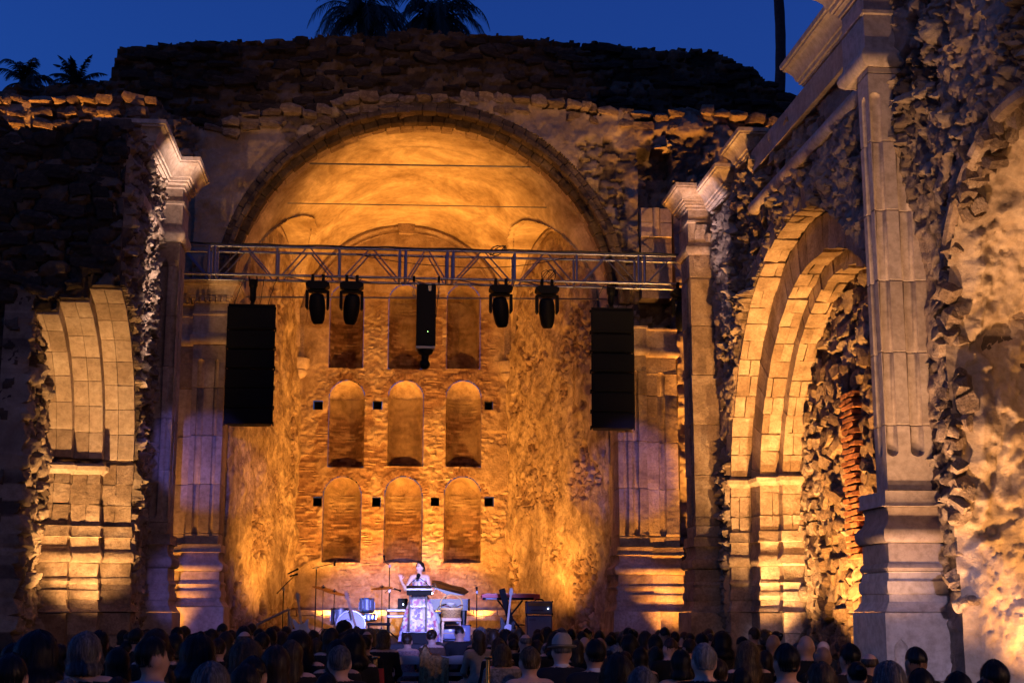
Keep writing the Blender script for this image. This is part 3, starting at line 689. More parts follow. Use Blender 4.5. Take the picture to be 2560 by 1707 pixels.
# rubble filling of the first arch: mortar core and single stones
us = np.arange(21.0, 29.75, .045); vs = np.arange(0, 8.1, .05); U, V = np.meshgrid(us, vs)
rd, ri, rb = rubble(U, V, .45, .26, .13, 431)
mk = (V < A1z) | (np.hypot(U-A1, V-A1z) < 4.3); cell = mk[:-1,:-1] & mk[1:,1:]
slab('filling', us, vs, lambda u, v: (u*0+8.97, u, v), rd, cell, .3, WALLM, rw, {'skin': rd*0, 'rnd': ri}, (-1,0,0))
n = 0; z = .15
while z < 7.9:
    y = 23.9 + rnd.uniform(0, .3); hh = rnd.uniform(.2, .34)
    while y < 29.6:
        w = rnd.uniform(.3, .62)
        if (z < A1z or math.hypot(y-A1, z-A1z) < 4.05) and n < 295 and not (25.3 < y < 26.0 and 2.6 < z < 5.6):
            stone(rw, (8.97 + rnd.uniform(-.06,.05), y, z + rnd.uniform(-.05,.05)), (rnd.uniform(.22,.42), w*.95, hh*rnd.uniform(.75,1.2)), ROCK, rot=(rnd.uniform(-.5,.5), rnd.uniform(-.2,.2), rnd.uniform(-.3,.3)), rnd=rnd, name='filling_stone'); n += 1
        y += w
    z += hh*.95
for k in range(27):
    z = 2.55 + k*.115
    for j in range(2):
        y = 25.3 + j*.36 + (k % 2)*.1 + rnd.uniform(-.03,.03)
        hexblock([(8.70,y,z),(9.0,y,z),(9.0,y+.33,z),(8.70,y+.33,z),(8.70,y,z+.085),(9.0,y,z+.085),(9.0,y+.33,z+.085),(8.70,y+.33,z+.085)], BRICK, rw, 'brick', .008, .012, rnd)
# stones standing proud of the wall face
n = 0
for k in range(4000):
    y = rnd.uniform(17.0, 30.6); z = rnd.uniform(3.2, 11.0)
    d1, d2 = math.hypot(y-A1, z-A1z), math.hypot(y-A2c, z-A2z)
    if n > 130 or (z < A1z and abs(y-A1) < A1r+.3) or d1 < A1r+.55 or (d2 < A2r+.4) or (z < A2z and y < A2c+A2r+.4) or 18.1 < y < 20.5 or z > float(tp(np.array(y)))-.3: continue
    s = rnd.uniform(.7, 1.5); n += 1
    stone(rw, (XW + .02 + rnd.uniform(-.04,.04), y, z), (rnd.uniform(.18,.28), .30*s, .20*s), ROCK, rot=(rnd.uniform(-.6,.6), rnd.uniform(-.3,.3), rnd.uniform(-.3,.3)), rnd=rnd)
# entablature runs and fragments along the wall
WR = lambda a, b: (XW-.12, a, XW+.5, b)
entab(rw, WR(20.37, 23.4), 9.55, 11.3, SMOOTH, .62, 1.0, name='cornice')
entab(rw, WR(27.25, 28.0), 9.55, 11.2, SAND, .70, 1.0, name='cornice_fragment')
entab(rw, WR(29.3, 31.0), 9.5, 11.1, SAND, .62, 1.0, name='cornice_fragment')
entab(rw, WR(20.37, 27.4), 9.55, 11.3, SAND, .0, .16, .9, name='astragal')
loft((XW-.20, 20.37, XW+.3, 27.0), [(10.3,0,0),(10.3,.04,0),(10.75,.04,0),(10.75,0,0)]).build('fascia', SAND, rw)
for k in range(24):
    y = rnd.uniform(23.5, 31.2); stone(rw, (XW + .05 + rnd.uniform(-.15,.2), y, rnd.uniform(9.9, 10.9)), (rnd.uniform(.3,.55), rnd.uniform(.25,.7), rnd.uniform(.18,.38)), SANDR, rot=(rnd.uniform(-.6,.6),rnd.uniform(-.5,.5),rnd.uniform(-.5,.5)), rnd=rnd, name='broken_block')
for k in range(10):
    stone(rw, (7.3 + rnd.uniform(-.3,.35), 31.4 + rnd.uniform(-.4,.4), rnd.uniform(10.0, 10.6)), (rnd.uniform(.3,.6), rnd.uniform(.3,.6), rnd.uniform(.25,.4)), SANDR, rnd=rnd, name='broken_block')
# plastered reveal of the near arch, curving over
aa = np.concatenate([np.linspace(-1.46, 0, 140), np.linspace(0.01, 2.6, 200)]); xx = np.arange(XW-.34, XW+2.6, .03); A, Xg = np.meshgrid(aa, xx)
Yr = np.where(A < 0, A2c+A2r, A2c+A2r*np.cos(np.clip(A,0,9))); Zr = np.where(A < 0, A2z+A*3.5, A2z+A2r*np.sin(np.clip(A,0,9)))
n1, n2 = np.where(A < 0, -1, -np.cos(np.clip(A,0,9))), np.where(A < 0, 0, -np.sin(np.clip(A,0,9)))
S = np.where(A < 0, A*3.5, A*A2r)
lump = fbm(Xg*1.1, S*.8, 5, 501); scratch = fbm(Xg*9+S*4, S*2.2-Xg*3, 4, 503)
pe = sstep(.60, .63, fbm(Xg*.9+4, S*.9, 5, 507))
dp = .40*(fbm(Xg*1.3, S*.9, 5, 501)-.5) + flakes(Xg, S, 515, 5, .032, 1.1) + .055*(scratch-.5) + .07*(1-pe) + .035*(fbm(Xg*7, S*7, 5, 517, .6)-.5) + .2*sstep(.9, 0, Xg-XW)*(fbm(S*1.2, Xg*2, 4, 511)-.3)
dp = dp*(.25 + .75*sstep(XW-.05, XW+.12 + .3*fbm(S*1.7, S*0+3, 4, 523), Xg)); mk = Xg > XW - .06 - .10*fbm(S*2.2, S*0, 4, 519); slab('arch_reveal', aa, xx, lambda a, x: (Xg, Yr, Zr), dp, mk[:-1,:-1] & mk[1:,1:], 0, NEARPL, rw, {'skin': 1-pe*.6, 'rnd': lump}, (A*0, n1, n2))
m = MB(); pts = [(XW-.10, A2c+(A2r+.07)*math.cos(a), A2z+(A2r+.06)*math.sin(a)) for a in np.linspace(.5, 2.0, 40)]
m.tube(pts, .10, 8); m.build('archivolt', SANDR, rw, smooth=True)
m = MB(); pts = [(XW+.02, A2c+(A2r+.30)*math.cos(a), A2z+(A2r+.30)*math.sin(a)) for a in np.linspace(.62, 2.0, 40)]
m.tube(pts, .12, 4); m.build('archivolt_fascia', SANDR, rw)
for k in range(90):                       # broken stones and render along the ragged edge of the near arch
    a = rnd.uniform(-1.3, 1.9); rr_ = A2r + rnd.uniform(-.10, .20)
    y, z = (A2c+rr_, A2z+a*3.3) if a < 0 else (A2c+rr_*math.cos(a), A2z+rr_*math.sin(a))
    stone(rw, (XW + rnd.uniform(-.10, .12), y, z), (rnd.uniform(.14,.34), rnd.uniform(.12,.36), rnd.uniform(.12,.30)), rnd.choice([ROCK, SANDR]), rot=(rnd.uniform(-.8,.8), rnd.uniform(-.5,.5), rnd.uniform(-.5,.5)), rnd=rnd)
bw = MB(); bw.box((XW+2.5, 11, 0), (XW+2.7, 19.2, 9)); bw.build('back_face', SANDR, rw)

# ------------------------------------------------------------------ left side wall stub with the broken arch
XV = -4.96; B1, B1z, B1r, YC = 26.1, 4.6, 3.1, 26.85
lw = thing('side_wall', 'left-hand broken church wall, black in shadow, with an uplit arch stub', 'wall', (XV-1, 29.3, 0), worldparts=True)
us = np.arange(YC, 31.05, .03); vs = np.arange(0, 11.4, .03); U, V = np.meshgrid(us, vs)
rd, ri, rb = rubble(U, V, .26, .2, .16, 631, .95, .8); dp = rd + .12*(fbm(U*1.5, V*1.5, 4, 633)-.5)
rt = lin([(p.y, p.z) for p in sorted([atx(a, b, XV) for a, b in ((384,351),(335,391),(320,470),(310,500))], key=lambda q: q.y)])
mk = (V < 11.0) & ~((np.hypot(U-B1, V-B1z) < B1r+.05) & (V >= B1z)) & ~((np.abs(U-B1) < B1r+.05) & (V < B1z)); cell = mk[:-1,:-1] & mk[1:,1:]
slab('wall_face', us, vs, lambda u, v: (u*0+XV, u, v), dp, cell, .5, WALLM, lw, {'skin': sstep(.6,.65,fbm(U,V,4,3)), 'rnd': ri}, (1,0,0))
rnd = random.Random(66)
LORD = [(3.1, XV+.04, -5.50, .5), (2.85, -5.50, -6.05, .55), (2.62, -6.05, -6.55, .5)]
amax = [math.acos((YC+.05-B1)/r) if r > YC+.05-B1 else .3 for r, *_ in LORD]
for io, (r, x0, x1, th) in enumerate(LORD):
    n = max(4, int(amax[io]*r/.50)); xm = x0+(x1-x0)*(.55, .48, .6)[io]
    for k in range(n):
        a, b = amax[io]*k/n, amax[io]*(k+1)/n
        for xa, xb in ((x0, xm+.003), (xm-.003, x1)):
            ring_block(B1, B1z, r+rnd.uniform(0,.008), r+th, a+.0012, b-.0012, xa, xb, SAND, lw, 'voussoir', .006, .002, plane='x')
    z = 3.27; Yj = B1+r
    for h in (.42, .40, .41):
        for xa, xb in ((x0, xm+.003), (xm-.003, x1)):
            hexblock([(xa,Yj,z+.004),(xb,Yj,z+.004),(xb,Yj+th,z+.004),(xa,Yj+th,z+.004),(xa,Yj,z+h-.004),(xb,Yj,z+h-.004),(xb,Yj+th,z+h-.004),(xa,Yj+th,z+h-.004)], SANDR, lw, 'jamb_block', .018, .014, rnd, .018)
        z += h
    if io: loft((x1, Yj, x0, Yj+th), [(4.28,.02,0),(4.33,.05,0),(4.36,.10,0),(4.44,.12,0),(4.45,.05,0),(4.5,.04,0)]).build('impost', SAND, lw, smooth=True)
    base(lw, (x1, Yj, x0, Yj+th), 1.6, 3.27, SANDR, 2, .008, 90+io, .8)
    z = 0
    for h in (.62, .55, .42):
        hexblock([(x1,Yj-.14,z+.004),(x0+.1,Yj-.14,z+.004),(x0+.1,Yj+th,z+.004),(x1,Yj+th,z+.004),(x1,Yj-.14,z+h-.004),(x0+.1,Yj-.14,z+h-.004),(x0+.1,Yj+th,z+h-.004),(x1,Yj+th,z+h-.004)], SANDR, lw, 'plinth_block', .02, .015, rnd, .016); z += h
# wall between the arch and the pier, filled with squared blocks
z = 0
for k in range(10):
    h = rnd.uniform(.42, .6); y = B1+3.62
    while y < 30.95:
        w = min(rnd.uniform(.4, .7), 31.0-y)
        if w > .12 and z < 6.2: hexblock([(XV-.4,y+.004,z+.004),(XV+.13+rnd.uniform(-.03,.03),y+.004,z+.004),(XV+.13,y+w-.004,z+.004),(XV-.4,y+w-.004,z+.004),(XV-.4,y+.004,z+h-.004),(XV+.13,y+.004,z+h-.004),(XV+.13,y+w-.004,z+h-.004),(XV-.4,y+w-.004,z+h-.004)], SANDR, lw, 'ashlar_block', .02, .012, rnd, .016)
        y += w
    z += h
us = np.arange(YC-.1, 29.0, .035); vs = np.arange(0, 8.0, .035); U, V = np.meshgrid(us, vs)
rd, ri, rb = rubble(U, V, .3, .3, .18, 671); 
slab('filling', us, vs, lambda u, v: (u*0-6.6, u, v), rd + .25*(fbm(U*.8,V*.8,4,5)-.5), None, .4, WALLM, lw, {'skin': sstep(.5,.6,fbm(U,V*.4,4,3))*.8, 'rnd': ri}, (1,0,0))
# the cut face of the wall, towards the camera
us = np.arange(-12.5, XV+.06, .04); vs = np.arange(0, 12.2, .04); U, V = np.meshgrid(us, vs)
tq = [at(a, b, YC) for a, b in ((-250,290),(0,285),(20,300),(38,319),(134,322),(161,311),(249,300),(276,303),(333,345),(383,347))]
tf = lin([(p.x, p.z) for p in tq]); zz = [B1z + math.sqrt(max(.01, r*r-(YC-B1)**2)) for r, *_ in LORD]
bot = np.where(U > -5.50, zz[0], np.where(U > -6.05, zz[1], np.where(U > -6.55, zz[2], 0)))
rd, ri, rb = rubble(U, V, .5, .28, .14, 731, .75)
mk = (V < tf(U) + (fbm(U*3, V*0, 3, 7)-.5)*.2) & (V > bot + .02) & (U < -7.15 + .5*np.clip(V/6, 0, 1) + 9*(V > zz[2]) + .3*(fbm(V*1.1, V*0, 3, 9)-.5)); cell = mk[:-1,:-1] & mk[1:,1:]
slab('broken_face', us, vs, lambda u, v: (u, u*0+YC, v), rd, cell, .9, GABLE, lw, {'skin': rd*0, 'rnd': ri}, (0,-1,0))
n = 0
for k in range(1500):
    x = rnd.uniform(-9, XV-.1); z = rnd.uniform(3, 11.3)
    lowb = zz[0] if x > -5.5 else zz[1] if x > -6.05 else zz[2] if x > -6.55 else (zz[2] if x > -7.4 else 0)
    if n < 150 and z > lowb + .2 and z < float(tf(np.array(x)))-.2:
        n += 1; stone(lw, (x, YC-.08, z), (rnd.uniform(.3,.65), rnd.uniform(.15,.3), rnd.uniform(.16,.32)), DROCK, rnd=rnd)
entab(lw, (XV-.5, 28.6, XV+.10, 30.97), 9.62, 11.45, SMOOTH, .62, 1.0, name='cornice')
entab(lw, (XV-.5, 28.1, XV+.10, 30.97), 9.62, 11.45, SAND, .0, .16, .9, name='astragal')
loft((XV-.4, 28.3, XV+.05, 30.97), [(10.0,0,0),(10.75,.0,0)]).build('frieze', SAND, lw)
# ------------------------------------------------------------------ lamps
LENS = plain('lit amber lens', (.9,.6,.2), .3, emit=(1,.55,.16), es=6)
LENSB = plain('lit lavender lens', (.7,.7,1), .3, emit=(.6,.58,1), es=6)
AMBER = (1.0, .405, .072); GOLD = (1.0, .54, .20); LAV = (.18, .17, 1.0); PINK = (1.0, .56, .31)
def flood(label, loc, target, watt, col, angle=75, blend=1.0, r=.08, name='floodlight', lens=None, stand=None, group='floodlights washing the walls'):
    """a small flood lamp on a yoke; its light is the spot in its mouth"""
    p = Vector(loc); d = (Vector(target)-p).normalized()
    t = thing(name, label, 'floodlight', (p.x, p.y, 0 if stand else p.z-.16), group, worldparts=True)
    q = d.to_track_quat('-Z', 'Y').to_matrix().to_4x4(); M4 = Matrix.Translation(p) @ q
    def put(m, nm, mat):
        m.v = [tuple(M4 @ Vector(v)) for v in m.v]; return m.build(nm, mat, t)
    put(MB().lathe([(.06,.16),(.09,.14),(.10,0),(.11,-.02),(.095,-.02),(.085,.0)], n=14, cap=False), 'housing', BLACK)
    put(MB().lathe([(.0,.0),(.085,.0)], n=14, cap=False), 'lens', lens or LENS)
    MB().tube([(p.x-.13,p.y,p.z), (p.x-.13,p.y,p.z-.15), (p.x+.13,p.y,p.z-.15), (p.x+.13,p.y,p.z)], .012, 6).build('yoke', BLACK, t)
    if stand: MB().tube([(p.x,p.y,0),(p.x,p.y,p.z-.15)], .025, 8).build('stand_pole', BLACK, t); MB().lathe([(.3,0),(.3,.03),(.03,.06)], (p.x,p.y,0)).build('stand_foot', BLACK, t)
    ld = bpy.data.lights.new('beam', 'SPOT'); ld.energy = watt; ld.color = col; ld.spot_size = R(angle); ld.spot_blend = blend; ld.shadow_soft_size = r
    l = bpy.data.objects.new('beam', ld); COL.objects.link(l); l.location = p + d*.03; l.rotation_euler = d.to_track_quat('-Z', 'Y').to_euler(); adopt(l, t)
    return t
zf = ZS + .16
for i, x in enumerate((-1.35, .0, 1.5, 2.95)):
    flood('amber floodlight on the stage floor by the back wall, number %s from left' % ('one','two','three','four')[i], (x, YB-1.12, zf), (x, YB+.3, 8.8), 1100, AMBER, 96)
flood('amber floodlight low in the left corner of the apse', (-1.0, 36.9, zf), (-3.3, 37.6, 5.0), 1350, AMBER, 104)
flood('amber floodlight low in the right corner of the apse', (3.1, 36.9, zf), (5.3, 37.6, 5.0), 1500, AMBER, 104)
flood('amber floodlight on the stage aimed up into the left of the vault', (-1.9, 36.6, zf), (.8, 38.6, 13.8), 4800, AMBER, 44)
flood('amber floodlight on the stage aimed up into the right of the vault', (4.0, 36.4, zf), (1.2, 38.6, 13.8), 4800, AMBER, 44)
flood('amber floodlight behind the left jamb washing the right of the apse', (-3.15, 35.75, zf), (3.6, YB, 6.0), 3900, AMBER, 80)
flood('amber floodlight behind the right jamb washing the left of the apse', (5.2, 35.75, zf), (-1.6, YB, 6.0), 3900, AMBER, 80)
flood('floodlight at the foot of the right-hand arch', (7.9, 28.2, .16), (8.2, 29.5, 5.5), 3900, GOLD, 70)
flood('floodlight inside the right-hand arch before its rubble filling', (7.3, 24.6, .16), (8.9, 27.2, 5.2), 7000, (1.0,.46,.12), 80)
flood('floodlight at the foot of the left arch stub', (-5.2, 27.2, .16), (-5.75, 29.0, 5.2), 3300, GOLD, 62)
flood('floodlight between the left pier and the chancel pilasters', (-4.7, 32.2, .16), (-4.9, 33.6, 4.5), 900, AMBER, 64)
flood('floodlight between the right pier and the chancel pilasters', (6.85, 32.2, .16), (7.0, 33.8, 5.5), 2200, AMBER, 64)
flood('floodlight at the plastered near arch on the right', (8.75, 16.95, .16), (8.35, 18.2, 3.2), 1050, (1.0,.48,.15), 84)
flood('floodlight under the right wall in front of the near pier', (6.9, 17.9, .16), (7.35, 19.5, 7), 1200, PINK, 66)
flood('floodlight washing the rubble wall beside the near pier', (6.2, 16.8, .16), (7.7, 18.8, 8), 2100, PINK, 56)
flood('floodlight by the left wall aimed up at the white cornice', (-3.2, 27.6, .16), (-4.75, 30.2, 11.2), 14000, (1.0,.70,.62), 14)
flood('floodlight by the right wall aimed up at the broken cornice', (5.4, 27.2, .16), (7.2, 30.6, 11.2), 9000, (.9,.66,.78), 13)
flood('amber floodlight behind the left wall stub grazing the ledge', (-8.0, 31.6, .16), (-8.6, 34, 12.3), 26000, AMBER, 36)
flood('amber floodlight behind the weathered pier grazing the wall above', (7.9, 32.4, .16), (8.4, 34, 11.8), 15000, AMBER, 34)
flood('lavender stage light on the left of the rear lighting position', (-2.4, -3.0, 5.2), (-3.95, 33.3, 5.0), 26000, LAV, 4.0, .5, name='stage_light', lens=LENSB, stand=True, group='stage lights behind the audience')
flood('lavender stage light on the right of the rear lighting position', (3.0, -3.6, 5.2), (6.0, 33.3, 4.9), 26000, LAV, 4.0, .5, name='stage_light', lens=LENSB, stand=True, group='stage lights behind the audience')
flood('second lavender stage light on the left of the rear position, aimed lower', (-2.8, -3.0, 4.9), (-3.95, 33.3, 2.0), 15000, LAV, 3.6, .5, name='stage_light', lens=LENSB, stand=True, group='stage lights behind the audience')
flood('second lavender stage light on the right of the rear position, aimed lower', (3.4, -3.6, 4.9), (6.0, 33.3, 1.9), 17000, LAV, 3.6, .5, name='stage_light', lens=LENSB, stand=True, group='stage lights behind the audience')
flood('lavender stage light aimed low across the band gear', (1.6, -4.0, 5.6), (1.0, 33, 1.75), 120000, (.24,.26,1.0), 8.0, .9, name='stage_light', lens=LENSB, stand=True, group='stage lights behind the audience')
flood('added warm light on a tall stand far right, aimed at the great arch', (8.5, -4.0, 6.0), (1.2, 34, 11.8), 12000, (1.0,.52,.26), 18, .8, name='stage_light', lens=LENS, stand=True, group='stage lights behind the audience')  # added front lamp, standing in for ground lamps that cannot reach the spandrels
flood('added warm light on a post behind the audience at right', (10.5, 3.0, 4.2), (2.0, 15, 1.0), 1500, (1.0,.5,.22), 95, .6, name='stage_light', lens=LENS, stand=True, group='stage lights behind the audience')  # added lamp that warms the backs of the listeners' heads
flood('narrow follow spot on a stand behind the middle of the audience', (.6, -3.4, 5.4), (1.05, 31.0, 2.05), 62000, (.80, .76, 1.0), 3.2, .3, name='stage_light', lens=LENSB, stand=True, group='stage lights behind the audience')
flood('front stage light on a tall stand right of the aisle', (3.4, -3.0, 5.2), (7.4, 19.5, 5.5), 2600, PINK, 26, .8, name='stage_light', lens=LENSB, stand=True, group='stage lights behind the audience')
flood('low lavender stage light aimed at the foot of the near pier', (2.6, -2.0, 3.2), (7.4, 19.4, 1.2), 9000, (.55, .5, 1.0), 8, .2, name='stage_light', lens=LENSB, stand=True, group='stage lights behind the audience')
# ------------------------------------------------------------------ stage
G = lambda x, y, Y: at(x, y, Y)
WOOD = plain('varnished wood', (.30,.14,.06), .4, var=.35, vs=6, bm=.1)
PALEW = plain('pale lacquered wood', (.55,.42,.24), .35, var=.1)
CREAM = plain('cream lacquer', (.72,.66,.5), .3)
WHITE = plain('white lacquer', (.7,.7,.72), .3)
DKBLUE = plain('dark blue vinyl', (.09,.10,.2), .5)
GRILLE = plain('grey grille cloth', (.26,.28,.34), .85, var=.15, vs=60, bm=.3)
REDP = plain('red lacquer', (.75,.06,.035), .4)
IVORY = plain('ivory keys', (.75,.73,.68), .35)
SPARK = plain('grey sparkle drum wrap', (.30,.31,.36), .3, .3, var=.5, vs=90)
DHEAD = plain('white drum head', (.78,.78,.8), .6)
CARPET = plain('black stage carpet', (.02,.02,.022), .95, var=.3, vs=20)
LED = plain('pilot lamp', (.5,.6,1), .4, emit=(.6,.7,1), es=12)
GLED = plain('green pilot lamp', (.4,1,.4), .4, emit=(.4,1,.3), es=6)
st = thing('stage', 'low black concert stage filling the chancel opening', 'stage', (1, 33, 0), worldparts=True)
MB().box((-3.5, 29.85, ZS-.12), (5.55, YB-.85, ZS)).build('deck', CARPET, st)
MB().box((-3.45, 29.9, 0), (5.5, 29.93, ZS-.125)).build('skirt', BLACK, st)
for x in (-3.3, 1, 5.3):
    for y in (30.4, 35): MB().box((x-.04, y-.04, 0), (x+.04, y+.04, ZS-.125)).build('leg', STEEL, st)
sr = thing('stage_stairs', 'short flight of stage steps with a slanting blue-lit handrail', 'stairs', (-3.0, 28.8, 0), worldparts=True)
for k in range(5): MB().box((-3.3, 29.8-.28*(k+1), 0), (-2.3, 29.8-.28*k-.005, ZS-.19*(k+1))).build('step', BLACK, sr)
a, b = G(641, 1561, 29.2), G(723, 1522, 29.6); c = Vector((b.x, b.y, ZS))
MB().tube([a, b], .024, 8).build('handrail', STEEL, sr, smooth=True); MB().tube([b, c], .022, 8).build('post', STEEL, sr)
MB().tube([a, Vector((a.x, a.y, .0))], .022, 8).build('post', STEEL, sr)

# ------------------------------------------------------------------ truss and what hangs from it
YT = 32.3; zt0, zt1 = G(1053, 696, YT).z, G(1053, 626, YT).z; dY = .55
tr = thing('lighting_truss', 'aluminium box truss spanning the ruin above the stage', 'truss', (1, YT+.27, zt0), worldparts=True)
x0, x1 = -5.9, 7.55
for y in (YT, YT+dY):
    for z in (zt0, zt1): MB().tube([(x0, y, z), (x1, y, z)], .030, 10).build('chord', ALU, tr, smooth=True)
vx = []
for px, dbl in ((365,0),(529,1),(692,0),(848,0),(1007,1),(1126,1),(1287,0),(1442,0),(1604,1),(1765,0)):
    x = G(px, 660, YT).x
    for dx in ((-.07, .07) if dbl else (0,)):
        for y in (YT, YT+dY): MB().tube([(x+dx, y, zt0), (x+dx, y, zt1)], .034 if dbl else .028, 8).build('post', ALU, tr, smooth=True)
        for z in (zt0, zt1): MB().tube([(x+dx, YT, z), (x+dx, YT+dY, z)], .022, 6).build('cross_member', ALU, tr, smooth=True)
    vx.append(x)
for a, b in zip(vx[:-1], vx[1:]):
    for y in (YT, YT+dY):
        m = (a+b)/2
        for q, w in ((a+.12, m-.04), (b-.12, m+.04)): MB().tube([(q, y, zt0), (w, y, zt1)], .018, 6).build('diagonal', ALU, tr, smooth=True)
    MB().tube([(a+.1, YT, zt0), ((a+b)/2, YT+dY, zt0)], .016, 6).build('cross_member', ALU, tr)
for lab, x in (('left', -5.72), ('right', 7.42)):
    tw = thing('truss_tower', 'lattice tower holding the %s end of the truss behind the pier' % lab, 'truss tower', (x, YT+.27, 0), 'towers of the lighting truss', worldparts=True)
    for dx in (-.13, .13):
        for dy in (.13, .42): MB().tube([(x+dx, YT+dy, 0), (x+dx, YT+dy, zt0-.035)], .025, 8).build('chord', ALU, tw)
    for k in range(9): MB().tube([(x-.13, YT+.13, .5+k*.8), (x+.13, YT+.13, .9+k*.8)], .012, 6).build('brace', ALU, tw)
    MB().box((x-.4, YT-.1, 0), (x+.4, YT+.65, .03)).build('base_plate', STEEL, tw)
    MB().box((x-.2, YT+.0, zt0-.034), (x+.2, YT+.55, zt0-.028)).build('head_plate', STEEL, tw)
def sag(a, b, d, n=14, wob=0, seed=1):
    a, b = Vector(a), Vector(b); r = random.Random(seed)
    return [a.lerp(b, i/n) + Vector((r.uniform(-wob,wob), 0, -d*4*(i/n)*(1-i/n) + r.uniform(-wob,wob))) for i in range(n+1)]
def array(label, px0, px1, py0, py1):
    p0, p1 = G(px0, py0, YT+.1), G(px1, py1, YT+.1); w = p1.x-p0.x; H = p0.z-p1.z; cx = (p0.x+p1.x)/2
    t = thing('line_array_speaker', label, 'speaker', (cx, YT+.35, p1.z), 'hanging speaker arrays', worldparts=True)
    hs = [1.18, .98, 1.0, 1.0, 1.0, .8]; z = p0.z; tot = sum(hs)
    for k, h in enumerate(hs):
        hh = H*h/tot; tilt = (.0, .0, .004, .012, .028, .05)[k]
        z1, z0_ = z - (.03 if k in (1,2,3) else .012), z - hh + .004; y0 = YT+.1 + tilt
        m = MB(); m.rings([[(p0.x-.0,y0+.02,z0_),(p1.x,y0+.02,z0_),(p1.x-.12,y0+.52,z0_),(p0.x+.12,y0+.52,z0_)],[(p0.x,y0,z1),(p1.x,y0,z1),(p1.x-.12,y0+.5,z1),(p0.x+.12,y0+.5,z1)]])
        c = m.build('cabinet', BLACK, t)
        m = MB(); m.rings([[(p0.x+.05,y0+.006,z0_+.03),(p1.x-.05,y0+.006,z0_+.03),(p1.x-.05,y0-.008,z0_+.03),(p0.x+.05,y0-.008,z0_+.03)],[(p0.x+.05,y0-.0,z1-.03),(p1.x-.05,y0-.0,z1-.03),(p1.x-.05,y0-.014,z1-.03),(p0.x+.05,y0-.014,z1-.03)]]); m.build('grille', BLACK, c)
        for sx in (p0.x-.012, p1.x-.012): MB().box((sx, y0+.08, z0_-.03), (sx+.024, y0+.2, z0_+.06)).build('rigging_plate', BLACK, c)
        z -= hh
    MB().box((p0.x+.02, YT+.12, p0.z), (p1.x-.02, YT+.2, p0.z+.05)).build('bumper_bar', BLACK, t)
    MB().box((p0.x+.02, YT+.4, p0.z), (p1.x-.02, YT+.48, p0.z+.05)).build('bumper_bar', BLACK, t)
    MB().box((cx-.04, YT+.12, p0.z+.05), (cx+.04, YT+.48, p0.z+.09)).build('spreader', BLACK, t)
    MB().lathe([(.03, p0.z+.09), (.07, p0.z+.2), (.075, zt0-.25), (.10, zt0-.2), (.10, zt0-.06)], (cx, YT+.28, 0), n=10).build('chain_hoist', BLACK, t)
    for dx in (-.09, .09): MB().tube([(cx, YT+.28, p0.z+.1), (cx+dx, YT+.28, zt0-.1), (cx+dx, YT, zt0+.02)], .016, 6).build('sling', BLACK, t)
    for k, (dx, q) in enumerate(((-.55, .35), (.42, .2), (.2, .1))): MB().tube(sag((cx+dx*.8, YT+.3, p0.z+.03), (cx+dx*.9+q, YT+.05, zt0), -.05, 12, .012, k), .008, 5).build('cable', RUBBER, t)
    return t
array('left speaker array hanging from the truss before the dentilled pilaster', 569, 681, 764, 1059)
array('right speaker array hanging from the truss before the eroded pilaster', 1477, 1589, 773, 1070)
def moving_head(label, px, yaw):
    c = G(px, 700, YT); x = c.x
    t = thing('moving_head_light', label, 'stage lamp', (x, YT, zt0-1.1), 'moving heads clamped under the truss', worldparts=True)
    zt = zt0-.03
    for dx in (-.12, .12):
        MB().box((x+dx-.035, YT-.05, zt-.13), (x+dx+.035, YT+.05, zt+.07), .012).build('clamp', BLACK, t)
    m = MB(); m.prism([(x-.27,zt-.16),(x-.2,zt-.12),(x+.2,zt-.12),(x+.27,zt-.16),(x+.27,zt-.22),(x+.16,zt-.30),(x-.16,zt-.30),(x-.27,zt-.22)], 'y', YT-.18, YT+.18); m.build('base_housing', BLACK, t)
    for s in (-1, 1):
        m = MB(); m.prism([(x+s*.16,zt-.30),(x+s*.27,zt-.33),(x+s*.275,zt-.70),(x+s*.24,zt-.76),(x+s*.205,zt-.74),(x+s*.205,zt-.36)], 'y', YT-.09, YT+.09); m.build('yoke_arm', BLACK, t)
    MB().box((x-.2, YT-.09, zt-.36), (x+.2, YT+.09, zt-.305), .01).build('yoke_bridge', BLACK, t)
    hd = MB(); hd.lathe([(.09,.34),(.15,.30),(.185,.16),(.19,.0),(.175,-.14),(.15,-.28),(.11,-.36),(.09,-.37),(.085,-.34),(.02,-.33)], n=18)
    q = Matrix.Translation((x, YT-.0, zt-.72)) @ Matrix.Rotation(yaw, 4, 'Y') @ Matrix.Rotation(R(14), 4, 'X')
    hd.v = [tuple(q @ Vector(v)) for v in hd.v]; h = hd.build('head', BLACK, t, smooth=True)
    MB().tube(sag((x-.15, YT+.05, zt-.1), (x+.25, YT+.02, zt+.05), .12, 10), .008, 5).build('power_cable', RUBBER, t)
moving_head('moving head lamp left of the truss, nearest the left speaker array', 795, R(-4))
moving_head('second moving head lamp from the left under the truss', 880, R(5))
moving_head('moving head lamp just right of the hanging black projector box', 1252, R(-7))
moving_head('moving head lamp between the projector box and right speaker array', 1367, R(-3))
moving_head('moving head lamp half hidden behind the weathered right pier', 1706, R(3))
